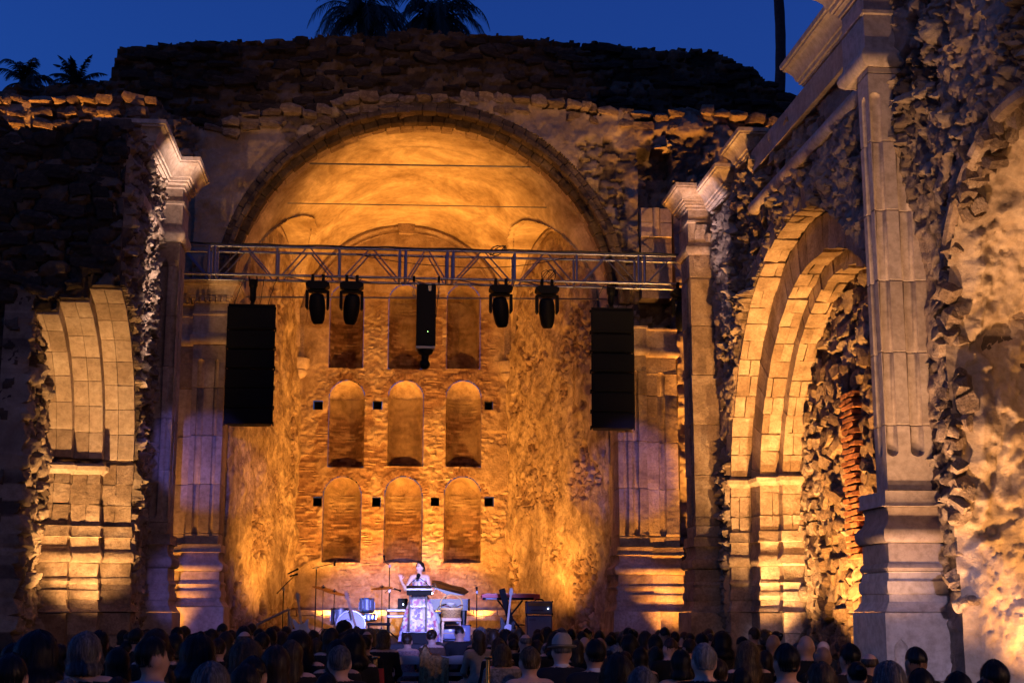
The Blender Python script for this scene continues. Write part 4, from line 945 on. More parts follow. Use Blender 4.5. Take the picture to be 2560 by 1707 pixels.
# tall box hung in the middle
p0, p1 = G(1042, 714, YT), G(1088, 868, YT); cx = (p0.x+p1.x)/2
t = thing('hanging_projector', 'tall black box with a ball-ended snout hanging mid truss', 'projector', (cx, YT, p1.z-.4), worldparts=True)
MB().box((p0.x, YT-.18, p1.z), (p1.x, YT+.2, p0.z), .012).build('housing', BLACK, t)
MB().box((p0.x-.01, YT-.2, p1.z-.07), (p1.x-.01, YT+.2, p1.z-.003), .01).build('bottom_plate', STEEL, t)
MB().lathe([(.19,p1.z-.07),(.16,p1.z-.16),(.09,p1.z-.19),(.085,p1.z-.3)], (cx-.01, YT, 0), n=16).build('snout', BLACK, t, smooth=True)
MB().sphere((cx-.02, YT, p1.z-.40), .125, 16, 10).build('ball', BLACK, t, smooth=True)
MB().sphere((cx+.04, YT-.19, p1.z+.33), .009, 6, 4).build('pilot_lamp', GLED, t)
MB().box((cx+.04, YT-.185, p0.z-.16), (cx+.11, YT-.181, p0.z-.03)).build('rating_plate', BRASS, t)
for s in (-1, 1):
    x = cx + s*.29
    for k in range(5): MB().tube([Vector((x + .028*math.cos(a)*(k % 2), YT + .028*math.cos(a)*((k+1) % 2), zt0-.10-k*.085 + .05*math.sin(a))) for a in [2*math.pi*i/8 for i in range(9)]], .008, 5).build('chain_link', STEEL, t)
    MB().box((x-.03, YT-.04, zt0-.09), (x+.03, YT+.04, zt0+.05)).build('clamp', BLACK, t)
    MB().tube([(x, YT, zt0-.42), (cx+s*.2, YT, p0.z-.25)], .012, 6).build('hook', STEEL, t)
MB().tube(sag((cx+.3, YT, p0.z-.1), (p1.x+.01, YT-.05, p0.z-.75), -.1, 12), .008, 5).build('cable', RUBBER, t)
# cables on the truss, wires across the arch
def cable(label, pts, r=.012, name='cable', mat=None):
    tag(MB().tube(pts, r, 6).build(name, mat or RUBBER, smooth=True), label, 'cable' if name == 'cable' else 'tie rod')
X = lambda px: G(px, 640, YT).x
cable('black cable bundle taped along the top front tube of the truss', [(X(440+i*44), YT-.01, zt1+.045+.012*math.sin(i*1.7)) for i in range(30)], .022)
cable('thin cable drooping inside the left half of the truss', sag((X(890), YT+.3, zt1-.05), (X(1120), YT+.3, zt0+.38), .05), .010)
cable('thin cable drooping inside the right half of the truss', sag((X(1120), YT+.3, zt0+.38), (X(1420), YT+.3, zt1-.02), .12), .010)
r_ = random.Random(3)
cable('tangled coil of spare cable on the truss right of centre', [(X(1245)+.22*math.cos(i*.55)*(1-i*.006), YT+.05+.02*i/40, zt1+.05+.12*math.sin(i*.62)+r_.uniform(-.02,.02)) for i in range(44)], .009)
cable('loose loops of cable above the fourth moving head', [(X(1372)+.17*math.cos(i*.5)+.0*i, YT+.05, zt0+.12+.16*math.sin(i*.61)+r_.uniform(-.02,.02)) for i in range(36)], .009)
for lab, a, b, y in (('upper thin iron tie rod across the mouth of the apse', (752,409), (1345,418), YA1-.1), ('lowest thin iron tie rod, level with the stage lamps', (560,742), (1522,748), YA1-.1)):
    cable(lab, [at(*a, y), at(*b, y)], .022, 'tie_rod', STEEL)
cable('middle wire across the vault with its hanging ends', [at(752,420,YA1+1), at(722,470,YA1+1), at(702,508,YA1+1), at(1366,519,YA1+1), at(1345,445,YA1+1), at(1290,395,YA1+1), at(1210,348,YA1+1), at(1130,328,YA1+1)], .014, 'tie_rod', STEEL)

# ------------------------------------------------------------------ instruments
def legs3(m, c, r, h, n=3):
    for k in range(n):
        a = 2*math.pi*k/n + .5; m.tube([(c[0], c[1], c[2]+h), (c[0]+r*math.cos(a), c[1]+r*math.sin(a), c[2]+.012)], .010, 5)
def stand(name, label, cat, pts, mic=None, Y=33, group='microphone and cymbal stands'):
    """pts: boom polyline in photo pixels, pole from the first of them down to the stage"""
    w = [G(a, b, Y) for a, b in pts['boom']]; pole = G(*pts['pole'], Y)
    t = thing(name, label, cat, (pole.x, Y, ZS), group, worldparts=True)
    MB().tube([(pole.x, Y, ZS+.1), pole], .013, 6).build('pole', BLACK, t)
    m = MB(); legs3(m, (pole.x, Y, ZS), .28, .22); m.build('tripod', BLACK, t)
    MB().tube(w, .010, 6).build('boom', BLACK, t)
    MB().box((pole.x-.025, Y-.025, pole.z-.05), (pole.x+.025, Y+.025, pole.z+.02), .006).build('clutch', STEEL, t)
    for a, b in (mic or []):
        p, q = G(*a, Y), G(*b, Y); d = (q-p).normalized()
        MB().tube([p, q-d*.05, q-d*.03, q], [.014, .019, .028, .020], 8).build('microphone', BLACK, t, smooth=True)
    return t
stand('microphone_stand', 'microphone stand with two microphones beside the white guitar', 'mic stand', {'boom': [(692,1483),(719,1455),(735,1440)], 'pole': (709,1470)}, [((724,1440),(745,1434)), ((719,1434),(746,1421))], 32.4)
stand('microphone_stand', 'tall boom stand over the drum kit', 'mic stand', {'boom': [(781,1420),(837,1407)], 'pole': (791,1417)}, [((838,1400),(836,1414))], 34)
stand('microphone_stand', 'tall thin stand behind the singer side of the drums', 'mic stand', {'boom': [(974,1413),(963,1404),(960,1388)], 'pole': (974,1413)}, [((960,1400),(960,1387))], 34)
stand('microphone_stand', 'plain straight stand between piano and red keyboard', 'mic stand', {'boom': [(1192,1480),(1192,1468)], 'pole': (1192,1478)}, [((1192,1480),(1192,1466))], 33.2)
stand('microphone_stand', 'boom stand beside the small keyboard by the lectern', 'mic stand', {'boom': [(962,1482),(975,1470),(1002,1477)], 'pole': (974,1475)}, [((985,1470),(1003,1477))], 32.6)
def cymbal(label, c, rad, tilt, polepx, Y=33.2):
    p = G(*c, Y); t = thing('cymbal', label, 'cymbal', (p.x, Y, ZS), 'cymbals of the drum kit', worldparts=True)
    m = MB(); m.lathe([(.012,.05),(.05,.045),(.07,.02),(rad*.6,.008),(rad,-.008),(rad,-.012),(.07,.014)], n=28)
    q = Matrix.Translation(p) @ Matrix.Rotation(tilt, 4, 'Y') @ Matrix.Rotation(R(8), 4, 'X'); m.v = [tuple(q @ Vector(v)) for v in m.v]
    m.build('plate', BRASS, t, smooth=True)
    MB().tube([(p.x, Y, ZS+.15), (p.x, Y, p.z+.05)], .012, 6).build('pole', CHROME, t)
    MB().lathe([(.016,0),(.02,.03),(.012,.05)], (p.x, Y, p.z+.03), n=8).build('wing_nut', CHROME, t)
    m = MB(); legs3(m, (p.x, Y, ZS), .26, .3); m.build('tripod', CHROME, t)
cymbal('left crash cymbal tilted towards the drummer', (808,1470), .26, R(12), 805)
cymbal('lower ride cymbal overlapping the crash cymbal', (836,1480), .26, R(13), 834, 33.0)
cymbal('right crash cymbal above the rack tom', (955,1469), .25, R(-4), 955)
dk = thing('drum_kit', 'grey sparkle drum kit with a white front head', 'drum kit', (-.6, 33, ZS), worldparts=True)
c = G(877, 1562, 32.7); rr = .325
MB().lathe([(rr,0),(rr,.42)], (c.x, 32.72, ZS+rr+.03), 'y', 32).build('bass_drum_shell', SPARK, dk, smooth=True)
MB().lathe([(.0,-.004),(rr*.95,-.004)], (c.x, 32.715, ZS+rr+.03), 'y', 32, cap=False).build('bass_drum_head', DHEAD, dk)
MB().lathe([(rr*.94,-.03),(rr*1.03,-.03),(rr*1.03,.02),(rr*.94,.02)], (c.x, 32.71, ZS+rr+.03), 'y', 32, cap=False).build('hoop', CHROME, dk, smooth=True)
for k in range(8):
    a = math.pi*2*k/8+.2; MB().box((c.x+rr*1.02*math.cos(a)-.012, 32.69, ZS+rr+.03+rr*1.02*math.sin(a)-.012), (c.x+rr*1.02*math.cos(a)+.012, 32.80, ZS+rr+.03+rr*1.02*math.sin(a)+.012), .004).build('lug', CHROME, dk)
m = MB(); zc = ZS+rr+.16                                    # script mark on the head
m.tube([(c.x-.10+.02*i, 32.706, zc+.02*math.sin(i*1.3)) for i in range(11)], .006, 5); m.build('head_lettering', plain('drum script', (.06,.06,.2), .5), dk)
def drum(cc, r, h, nm, tilt=0):
    m = MB(); m.lathe([(r,-h/2),(r,h/2)], n=28); q = Matrix.Translation(cc) @ Matrix.Rotation(tilt, 4, 'X'); m.v = [tuple(q @ Vector(v)) for v in m.v]; s = m.build(nm, SPARK, dk, smooth=True)
    for z in (-h/2, h/2):
        m = MB(); m.lathe([(r*.98,z-.015),(r*1.05,z-.015),(r*1.05,z+.015),(r*.98,z+.015)], n=28, cap=False); m.v = [tuple(q @ Vector(v)) for v in m.v]; m.build('rim', CHROME, s)
    m = MB(); m.lathe([(0,h/2),(r,h/2)], n=28, cap=False); m.v = [tuple(q @ Vector(v)) for v in m.v]; m.build('drum_head', DHEAD, s)
    for k in range(6):
        a = math.pi*2*k/6; m = MB(); m.box((r*1.03*math.cos(a)-.012, r*1.03*math.sin(a)-.012, -h*.3), (r*1.03*math.cos(a)+.012, r*1.03*math.sin(a)+.012, h*.3), .004); m.v = [tuple(q @ Vector(v)) for v in m.v]; m.build('lug', CHROME, s)
drum(G(917, 1513, 32.8), .165, .27, 'rack_tom', R(-8)); drum(G(921, 1543, 32.9), .17, .13, 'snare_drum', R(-4)); drum(G(850, 1540, 33.4), .21, .34, 'floor_tom')
MB().tube([G(917, 1524, 32.8), (c.x+.1, 32.95, ZS+rr*2)], .014, 6).build('tom_mount', CHROME, dk)
p = G(921, 1548, 32.9); m = MB(); m.tube([(p.x, 32.9, ZS+.2), (p.x, 32.9, p.z-.06)], .014, 6); legs3(m, (p.x, 32.9, ZS), .22, .25); m.build('snare_stand', CHROME, dk)
p = G(850, 1540, 33.4); m = MB()
for k in range(3): m.tube([(p.x+.22*math.cos(2.1*k), 33.4+.22*math.sin(2.1*k), ZS), (p.x+.22*math.cos(2.1*k), 33.4+.22*math.sin(2.1*k), p.z+.1)], .009, 6)
m.build('floor_tom_legs', CHROME, dk)
def guitar(name, label, head, bodyc, Y, outline, bodymat, scale=1.0, hole=False, neckmat=None, th=.05):
    h, b = G(*head, Y+.12), G(*bodyc, Y); ax = (h-b).normalized(); t = thing(name, label, 'guitar', (b.x, Y, ZS), 'guitars on the stage', worldparts=True)
    side = Vector((ax.z, 0, -ax.x)).normalized(); nrm = ax.cross(side).normalized()
    if nrm.y > 0: nrm = -nrm
    pt = lambda u, v, w: tuple(b + side*u*scale + ax*v*scale + nrm*w)
    m = MB(); m.rings([[pt(u,v,-th/2) for u, v in outline], [pt(u,v,th/2) for u, v in outline]]); m.build('body', bodymat, t)
    L = (h-b).length; m = MB(); m.rings([[pt(-.024/scale,.1,th/2+.0),pt(.024/scale,.1,th/2),pt(.024/scale,.1,th/2+.02),pt(-.024/scale,.1,th/2+.02)],[pt(-.022/scale,(L-.12)/scale,th/2-.01),pt(.022/scale,(L-.12)/scale,th/2-.01),pt(.022/scale,(L-.12)/scale,th/2+.012),pt(-.022/scale,(L-.12)/scale,th/2+.012)]]); m.build('neck', neckmat or PALEW, t)
    m = MB(); o = [(-.03,L-.12),(.03,L-.12),(.045,L-.03),(.02,L+.05),(-.03,L+.04),(-.045,L-.05)]; m.rings([[pt(u/scale,v/scale,th/2-.015) for u, v in o],[pt(u/scale,v/scale,th/2+.005) for u, v in o]]); hd = m.build('headstock', neckmat or PALEW, t)
    for k in range(6): m = MB(); m.sphere(pt((-.05 if k % 2 else .05)/scale, (L-.1+.022*k)/scale, th/2-.005), .010, 6, 4); m.build('tuning_peg', CHROME, hd)
    if hole: m = MB(); m.rings([[pt(.05*math.cos(a)/scale,.05/scale+.05*math.sin(a)/scale,th/2+.001) for a in [math.pi*2*i/16 for i in range(16)]],[pt(.05*math.cos(a)/scale,.05/scale+.05*math.sin(a)/scale,th/2+.004) for a in [math.pi*2*i/16 for i in range(16)]]]); m.build('sound_hole', BLACK, t)
    else: m = MB(); o = [(-.08,-.1),(.1,-.12),(.09,.1),(.0,.13),(-.06,.05)]; m.rings([[pt(u,v,th/2+.001) for u, v in o],[pt(u,v,th/2+.005) for u, v in o]]); m.build('pickguard', WHITE if bodymat is not WHITE else CREAM, t)
    m = MB(); m.rings([[pt(u/scale,v/scale,th/2+.004) for u, v in ((-.04,-.13),(.04,-.13),(.04,-.11),(-.04,-.11))],[pt(u/scale,v/scale,th/2+.018) for u, v in ((-.04,-.13),(.04,-.13),(.04,-.11),(-.04,-.11))]]); m.build('bridge', CHROME, t)
    m = MB(); 
    for sx in (-.14, .14): m.tube([(b.x, Y+.22, b.z+.15), (b.x+sx, Y+.02, ZS+.01)], .009, 5)
    m.tube([(b.x, Y+.22, b.z+.15), (b.x, Y+.32, ZS+.01)], .009, 5); m.tube([(b.x-.13, Y-.04, b.z-.2), (b.x, Y+.22, b.z-.1), (b.x+.13, Y-.04, b.z-.2)], .009, 5); m.build('guitar_stand', BLACK, t)
    return t
STR = [(-.16,-.2),(-.06,-.23),(.06,-.23),(.16,-.19),(.185,-.08),(.14,.02),(.15,.12),(.17,.19),(.13,.2),(.08,.13),(.02,.11),(-.06,.12),(-.13,.24),(-.175,.25),(-.17,.15),(-.14,.03),(-.175,-.07)]
ACO = [(.2*math.sin(a)*(1-.22*math.exp(-((math.cos(a)-.1)**2)/.05))*(.86 if math.cos(a) > 0 else 1), .25*math.cos(a)) for a in [2*math.pi*i/28 for i in range(28)]]
guitar('electric_guitar', 'white solid-body electric guitar with pale neck on a stand', (744,1486), (755,1572), 32.2, STR, WHITE)
guitar('electric_guitar', 'dark blue electric guitar half hidden beside the white guitar', (727,1548), (731,1585), 32.5, STR, DKBLUE, .9)
guitar('acoustic_guitar', 'cream acoustic guitar leaning in front of the bass drum', (866,1484), (892,1575), 32.0, ACO, CREAM, 1.0, True, WOOD, .09)
guitar('bass_guitar', 'dark electric bass with pale neck standing before the red keyboard', (1278,1474), (1267,1572), 32.4, STR, BLACKG, 1.0, False, CREAM)
# small keyboard by the lectern and black bench
p = G(985, 1527, 32.2); t = thing('synthesizer', 'small keyboard on a stand left of the lectern', 'keyboard', (p.x, 32.2, ZS), worldparts=True)
MB().box((p.x-.17, 32.05, p.z-.02), (p.x+.3, 32.32, p.z+.05), .01).build('case', BLACK, t); MB().box((p.x-.15, 32.03, p.z+.0), (p.x+.28, 32.049, p.z+.035)).build('keys', IVORY, t)
MB().box((p.x-.16, 32.1, p.z-.14), (p.x+.28, 32.3, p.z-.08), .01).build('lower_case', STEEL, t)
MB().box((p.x+.08, 32.15, p.z+.055), (p.x+.3, 32.3, p.z+.28), .01).build('effects_unit', BLACK, t); MB().sphere((p.x+.2, 32.14, p.z+.15), .014, 6, 4).build('pilot_lamp', LED, t)
for s in (-.14, .26): MB().tube([(p.x+s, 32.2, ZS), (p.x+s, 32.2, p.z-.02)], .018, 6).build('stand_leg', BLACK, t)
p = G(947, 1556, 31.8); t = thing('piano_bench', 'black padded bench standing before the drums', 'bench', (p.x, 31.8, ZS), worldparts=True)
MB().box((p.x-.26, 31.65, p.z-.06), (p.x+.26, 31.95, p.z), .015).build('seat', BLACK, t)
for sx in (-.22, .22):
    for y in (31.68, 31.92): MB().box((p.x+sx-.02, y-.02, ZS), (p.x+sx+.02, y+.02, p.z-.062)).build('leg', BLACK, t)
# grand piano behind the lectern
t = thing('grand_piano', 'black grand piano with raised lid behind the lectern', 'piano', (1.9, 34, ZS), worldparts=True)
a, b = G(1072, 1512, 33.3), G(1176, 1512, 33.3)
o = [(a.x,33.2),(a.x,34.6),(a.x+.25,34.75),(a.x+.5,34.5),(a.x+.8,34.0),(b.x-.05,33.7),(b.x,33.45),(b.x-.06,33.2)]
m = MB(); m.prism(o, 'z', a.z-.12, a.z+.14); m.build('case', BLACKG, t)
lid = [G(1079,1466,33.4), G(1079,1453,34.6), G(1100,1455,34.6), G(1125,1464,34.3), G(1160,1472,33.9), G(1171,1480,33.6), G(1160,1487,33.4), G(1120,1487,33.4)]
m = MB(); m.rings([[tuple(q) for q in lid], [(q.x, q.y+.01, q.z+.035) for q in lid]]); m.build('lid', BLACKG, t)
MB().tube([G(1112,1500,33.6), G(1120,1478,33.7)], .012, 6).build('lid_prop', BLACKG, t)
MB().box((a.x-.1, 33.2, a.z-.05), (a.x, 34.6, a.z+.02)).build('keyboard', IVORY, t)
for q in ((a.x+.1, 33.35), (a.x+.1, 34.4), (b.x-.15, 33.4)):
    MB().lathe([(.05,ZS),(.04,ZS+.05),(.05,ZS+.2),(.075,a.z-.12)], (q[0], q[1], 0), n=10).build('leg', BLACKG, t)
# basket on a wooden stool
p = G(1128, 1542, 31.4); t = thing('bar_stool', 'tall wooden stool under the wicker basket', 'stool', (p.x, 31.4, ZS), worldparts=True)
MB().box((p.x-.22, 31.22, p.z-.09), (p.x+.22, 31.6, p.z-.002), .015).build('seat', WOOD, t)
for sx in (-.18, .18):
    for y in (31.26, 31.56): MB().bar((p.x+sx*1.12, y, ZS), (p.x+sx, y, p.z-.092), .04).build('leg', WOOD, t)
for y in (31.26, 31.56): MB().bar((p.x-.19, y, ZS+.2), (p.x+.19, y, ZS+.2), .025).build('rung', WOOD, t)
WICK, wt, wb = nt('woven wicker'); wv = wt.nodes.new('ShaderNodeTexChecker'); wv.inputs['Scale'].default_value = 34; wv.inputs['Color1'].default_value = (.42,.25,.09,1); wv.inputs['Color2'].default_value = (.16,.08,.03,1)
wt.links.new(coords(wt), wv.inputs['Vector']); wt.links.new(wv.outputs[0], wb.inputs['Base Color']); wb.inputs['Roughness'].default_value = .6; bump(wt, wv.outputs[1], .8, .02, wb)
WICKL = plain('light cane', (.5,.32,.13), .5, var=.2, vs=30)
b = thing('basket', 'wicker basket with a tall hoop handle on the stool', 'basket', (p.x, 31.4, p.z), worldparts=True)
ov = lambda rx, ry, z: [(p.x+rx*math.cos(k), 31.4+ry*math.sin(k), p.z+z) for k in [2*math.pi*i/24 for i in range(24)]]
MB().rings([ov(.185,.13,0), ov(.205,.145,.08), ov(.225,.155,.16), ov(.215,.145,.16), ov(.18,.12,.02)]).build('body', WICK, b, smooth=True)
MB().rings([ov(.225,.16,.155), ov(.245,.17,.16), ov(.245,.17,.20), ov(.225,.155,.20), ov(.215,.15,.16)], cap=False).build('rim', WICKL, b)
MB().tube([(p.x-.235, 31.4, p.z+.16)] + [(p.x+.235*math.cos(a), 31.4, p.z+.28+.20*math.sin(a)) for a in [math.pi*(1-i/14) for i in range(15)]] + [(p.x+.235, 31.4, p.z+.16)], .014, 8).build('handle', WICKL, b, smooth=True)
n_ = MB(); r_ = random.Random(2); grid = [[(p.x-.27+.54*i/8, 31.28+.24*j/4, p.z+.21+.03*r_.random()+.03*math.sin(i)) for i in range(9)] for j in range(5)]
n_.add([q for g_ in grid for q in g_], [(j*9+i, j*9+i+1, (j+1)*9+i+1, (j+1)*9+i) for j in range(4) for i in range(8)]); tag(n_.build('napkin', plain('dark red cloth', (.28,.03,.06), .9), smooth=True), 'dark red cloth lining the wicker basket', 'napkin')
w_ = MB(); w_.lathe([(.03,.0),(.06,.02),(.10,.05),(.11,.06),(.09,.075),(.03,.08)], (p.x-.02, 31.35, p.z+.235), n=14); tag(w_.build('bowl', WHITE, smooth=True), 'small white dish lying in the wicker basket', 'dish')
# amplifiers and cases
def cabin(name, label, px0, px1, py0, py1, Y, dep, mat, grille, cat, head=False, group=None):
    a, c = G(px0, py0, Y), G(px1, py1, Y); z0 = c.z if c.z > ZS+.08 and head else (ZS if not head else c.z)
    t = thing(name, label, cat, ((a.x+c.x)/2, Y, z0), group, worldparts=True)
    MB().box((a.x, Y, z0), (c.x, Y+dep, a.z), .015).build('cabinet', mat, t)
    if not head: MB().box((a.x+.03, Y-.012, z0+.04), (c.x-.03, Y-.001, a.z-.04), .004).build('grille', grille, t)
    for sx in (a.x, c.x):
        for z in (z0, a.z): MB().sphere((sx, Y+.01, z-.01 if z > z0 else z+.01), .022, 6, 4).build('corner_cap', BLACK, t)
    return t, a, c, z0
BLUEG = plain('slate grey panel', (.16,.17,.24), .5)
t, a, c, z0 = cabin('bass_cabinet', 'tall grey-fronted bass speaker cabinet at the right of the stage', 1317, 1381, 1537, 1600, 33.0, .42, DKBLUE, GRILLE, 'amplifier')
MB().box((a.x+.04, 32.975, a.z-.13), (a.x+.2, 32.987, a.z-.07)).build('badge', BLUEG, t)
t, a2, c2, z2 = cabin('bass_amplifier', 'bass amplifier head with a lit pilot lamp on the tall cabinet', 1316, 1381, 1502, 1535, 33.0, .34, DKBLUE, GRILLE, 'amplifier', True)
MB().box((a2.x+.03, 32.985, z2+.03), (c2.x-.03, 32.999, a2.z-.12), .003).build('panel', BLUEG, t)
MB().box((a2.x+.03, 32.985, a2.z-.11), (c2.x-.03, 32.999, a2.z-.03), .003).build('vent', plain('amber-brown vent', (.35,.2,.08), .7), t)  # vent strip in plain amber-brown
for k in range(9): MB().lathe([(.010,0),(.010,-.02)], (a2.x+.12+.032*k, 32.984, z2+.09), 'y', 8).build('knob', BLACK, t)
for x in (a2.x+.07, c2.x-.12): MB().lathe([(.022,0),(.022,-.015)], (x, 32.984, z2+.075), 'y', 10).build('large_knob', STEEL, t)
MB().sphere((c2.x-.1, 32.978, z2+.13), .013, 8, 5).build('pilot_lamp', LED, t)
MB().tube([(a2.x+.2, 33.17, a2.z), (a2.x+.24, 33.17, a2.z+.04), (a2.x+.38, 33.17, a2.z+.04), (a2.x+.42, 33.17, a2.z)], .016, 6).build('handle', BLACK, t)
cabin('monitor_speaker', 'slate blue speaker box behind the lectern', 1082, 1103, 1528, 1600, 32.6, .4, DKBLUE, GRILLE, 'speaker')
t, a, c, z0 = cabin('flight_case', 'wide dark blue flight case beneath the piano', 1109, 1176, 1562, 1600, 32.8, .5, DKBLUE, DKBLUE, 'flight case')
for k in (.25, .75): MB().box((a.x+(c.x-a.x)*k-.04, 32.77, a.z-.14), (a.x+(c.x-a.x)*k+.04, 32.786, a.z-.06), .004).build('latch', STEEL, t)
t, a, c, z0 = cabin('mixer', 'small mixing unit resting on the flight case', 1112, 1150, 1550, 1561, 32.8, .3, STEEL, GRILLE, 'mixer', True)
# red stage piano
a, c = G(1204, 1486, 34.0), G(1350, 1499, 34.0)
t = thing('stage_piano', 'long red stage piano on a stand at the right', 'keyboard', ((a.x+c.x)/2, 34, ZS), worldparts=True)
MB().box((a.x, 34.0, c.z), (c.x, 34.34, a.z+.02), .012).build('case', REDP, t); MB().box((a.x+.02, 33.985, c.z+.002), (c.x-.15, 33.998, c.z+.055)).build('back_panel', BLACK, t)
MB().box((a.x+.1, 33.98, c.z+.015), (a.x+.36, 33.9845, c.z+.04)).build('panel_lettering', STEEL, t); MB().box((a.x+.08, 34.05, a.z+.021), (c.x-.1, 34.2, a.z+.03)).build('keys', IVORY, t)
for sx in (-1, 1): MB().bar(((a.x+c.x)/2-sx*.45, 34.17, ZS), ((a.x+c.x)/2+sx*.3, 34.17, c.z-.0), .04).build('stand_leg', BLACK, t)
MB().bar((a.x+.5, 34.17, ZS+.35), (c.x-.1, 34.17, ZS+.35), .03).build('stand_bar', BLACK, t)
p, q = G(1254, 1471, 33.2), G(1276, 1550, 33.2); t = thing('music_stand', 'black slab-like column leaning beside the bass guitar', 'stand', (q.x, 33.2, ZS), worldparts=True)
MB().bar(q + (q-p)*.35, p, .14, .06, (0,1,0)).build('column', BLACK, t); MB().box((q.x-.2, 33.05, ZS), (q.x+.35, 33.4, ZS+.03), .01).build('foot', BLACK, t)
# lectern
p = G(1046, 1580, 30.35); a, c = G(1017, 1468, 30.2), G(1079, 1485, 30.2)
t = thing('lectern', 'clear and black lectern with two gooseneck microphones', 'lectern', (p.x, 30.4, ZS), worldparts=True)
CLEAR, ct, cb = nt('clear acrylic'); cb.inputs['Base Color'].default_value = (.85,.88,.92,1); cb.inputs['Roughness'].default_value = .08; cb.inputs['Alpha'].default_value = .05; cb.inputs['Specular IOR Level'].default_value = .5
x0_, x1_ = G(1024, 1520, 30.3).x, G(1066, 1520, 30.3).x; zb = G(1046, 1578, 30.3).z
MB().box((p.x-.33, 30.12, ZS), (p.x+.33, 30.62, zb-.02), .01).build('base_box', BLACK, t)
MB().box((p.x-.33, 30.12, zb-.019), (p.x+.33, 30.62, zb), .004).build('base_plate', STEEL, t)
for x in (x0_, x1_): MB().tube([(x, 30.3, zb), (x, 30.3, c.z-.01)], .016, 8).build('column', STEEL, t, smooth=True)
MB().box((x0_+.02, 30.31, zb+.02), (x1_-.02, 30.32, c.z-.05)).build('front_panel', CLEAR, t)
MB().bar((x0_, 30.3, G(0,1514,30.3).z), (x1_, 30.3, G(0,1514,30.3).z), .02).build('cross_bar', STEEL, t)
MB().rings([[(a.x,30.15,c.z-.02),(c.x,30.15,c.z-.02),(c.x,30.6,c.z+.1),(a.x,30.6,c.z+.1)],[(a.x,30.13,a.z-.05),(c.x,30.13,a.z-.05),(c.x,30.6,a.z+.05),(a.x,30.6,a.z+.05)]]).build('desk', BLACK, t)
MB().box((a.x-.005, 30.10, a.z-.052), (c.x+.005, 30.13, a.z-.02)).build('desk_edge', STEEL, t)
m_ = G(1046, 1440, 30.5)
for sx in (a.x+.02, c.x-.03): MB().tube([(sx, 30.5, a.z+.02), (sx*.6+m_.x*.4, 30.5, a.z+.12), (m_.x+(sx-m_.x)*.08, 30.45, m_.z-.03)], .009, 6).build('gooseneck', BLACK, t)
MB().tube([(m_.x, 30.47, m_.z-.05), (m_.x, 30.42, m_.z+.02)], [.018, .035], 8).build('microphone', BLACK, t); MB().sphere((m_.x, 30.42, m_.z+.02), .045, 10, 7).build('foam_cover', BLACK, t, smooth=True)
MB().tube([(c.x-.02, 30.4, a.z+.02), (c.x+.09, 30.4, a.z+.1), (c.x+.1, 30.4, a.z-.0), (c.x+.01, 30.4, c.z)], .006, 5).build('lamp_cable', STEEL, t); MB().sphere((c.x+.01, 30.2, c.z+.02), .018, 6, 4).build('reading_lamp', LED, t)
tag(MB().lathe([(.03,0),(.03,.06),(.012,.075)], (p.x+.27, 30.3, zb), n=10).build('candle', plain('glowing amber candle glass', (.8,.5,.1), .3, emit=(1,.6,.1), es=2)), 'small glowing amber candle on the lectern foot', 'candle')
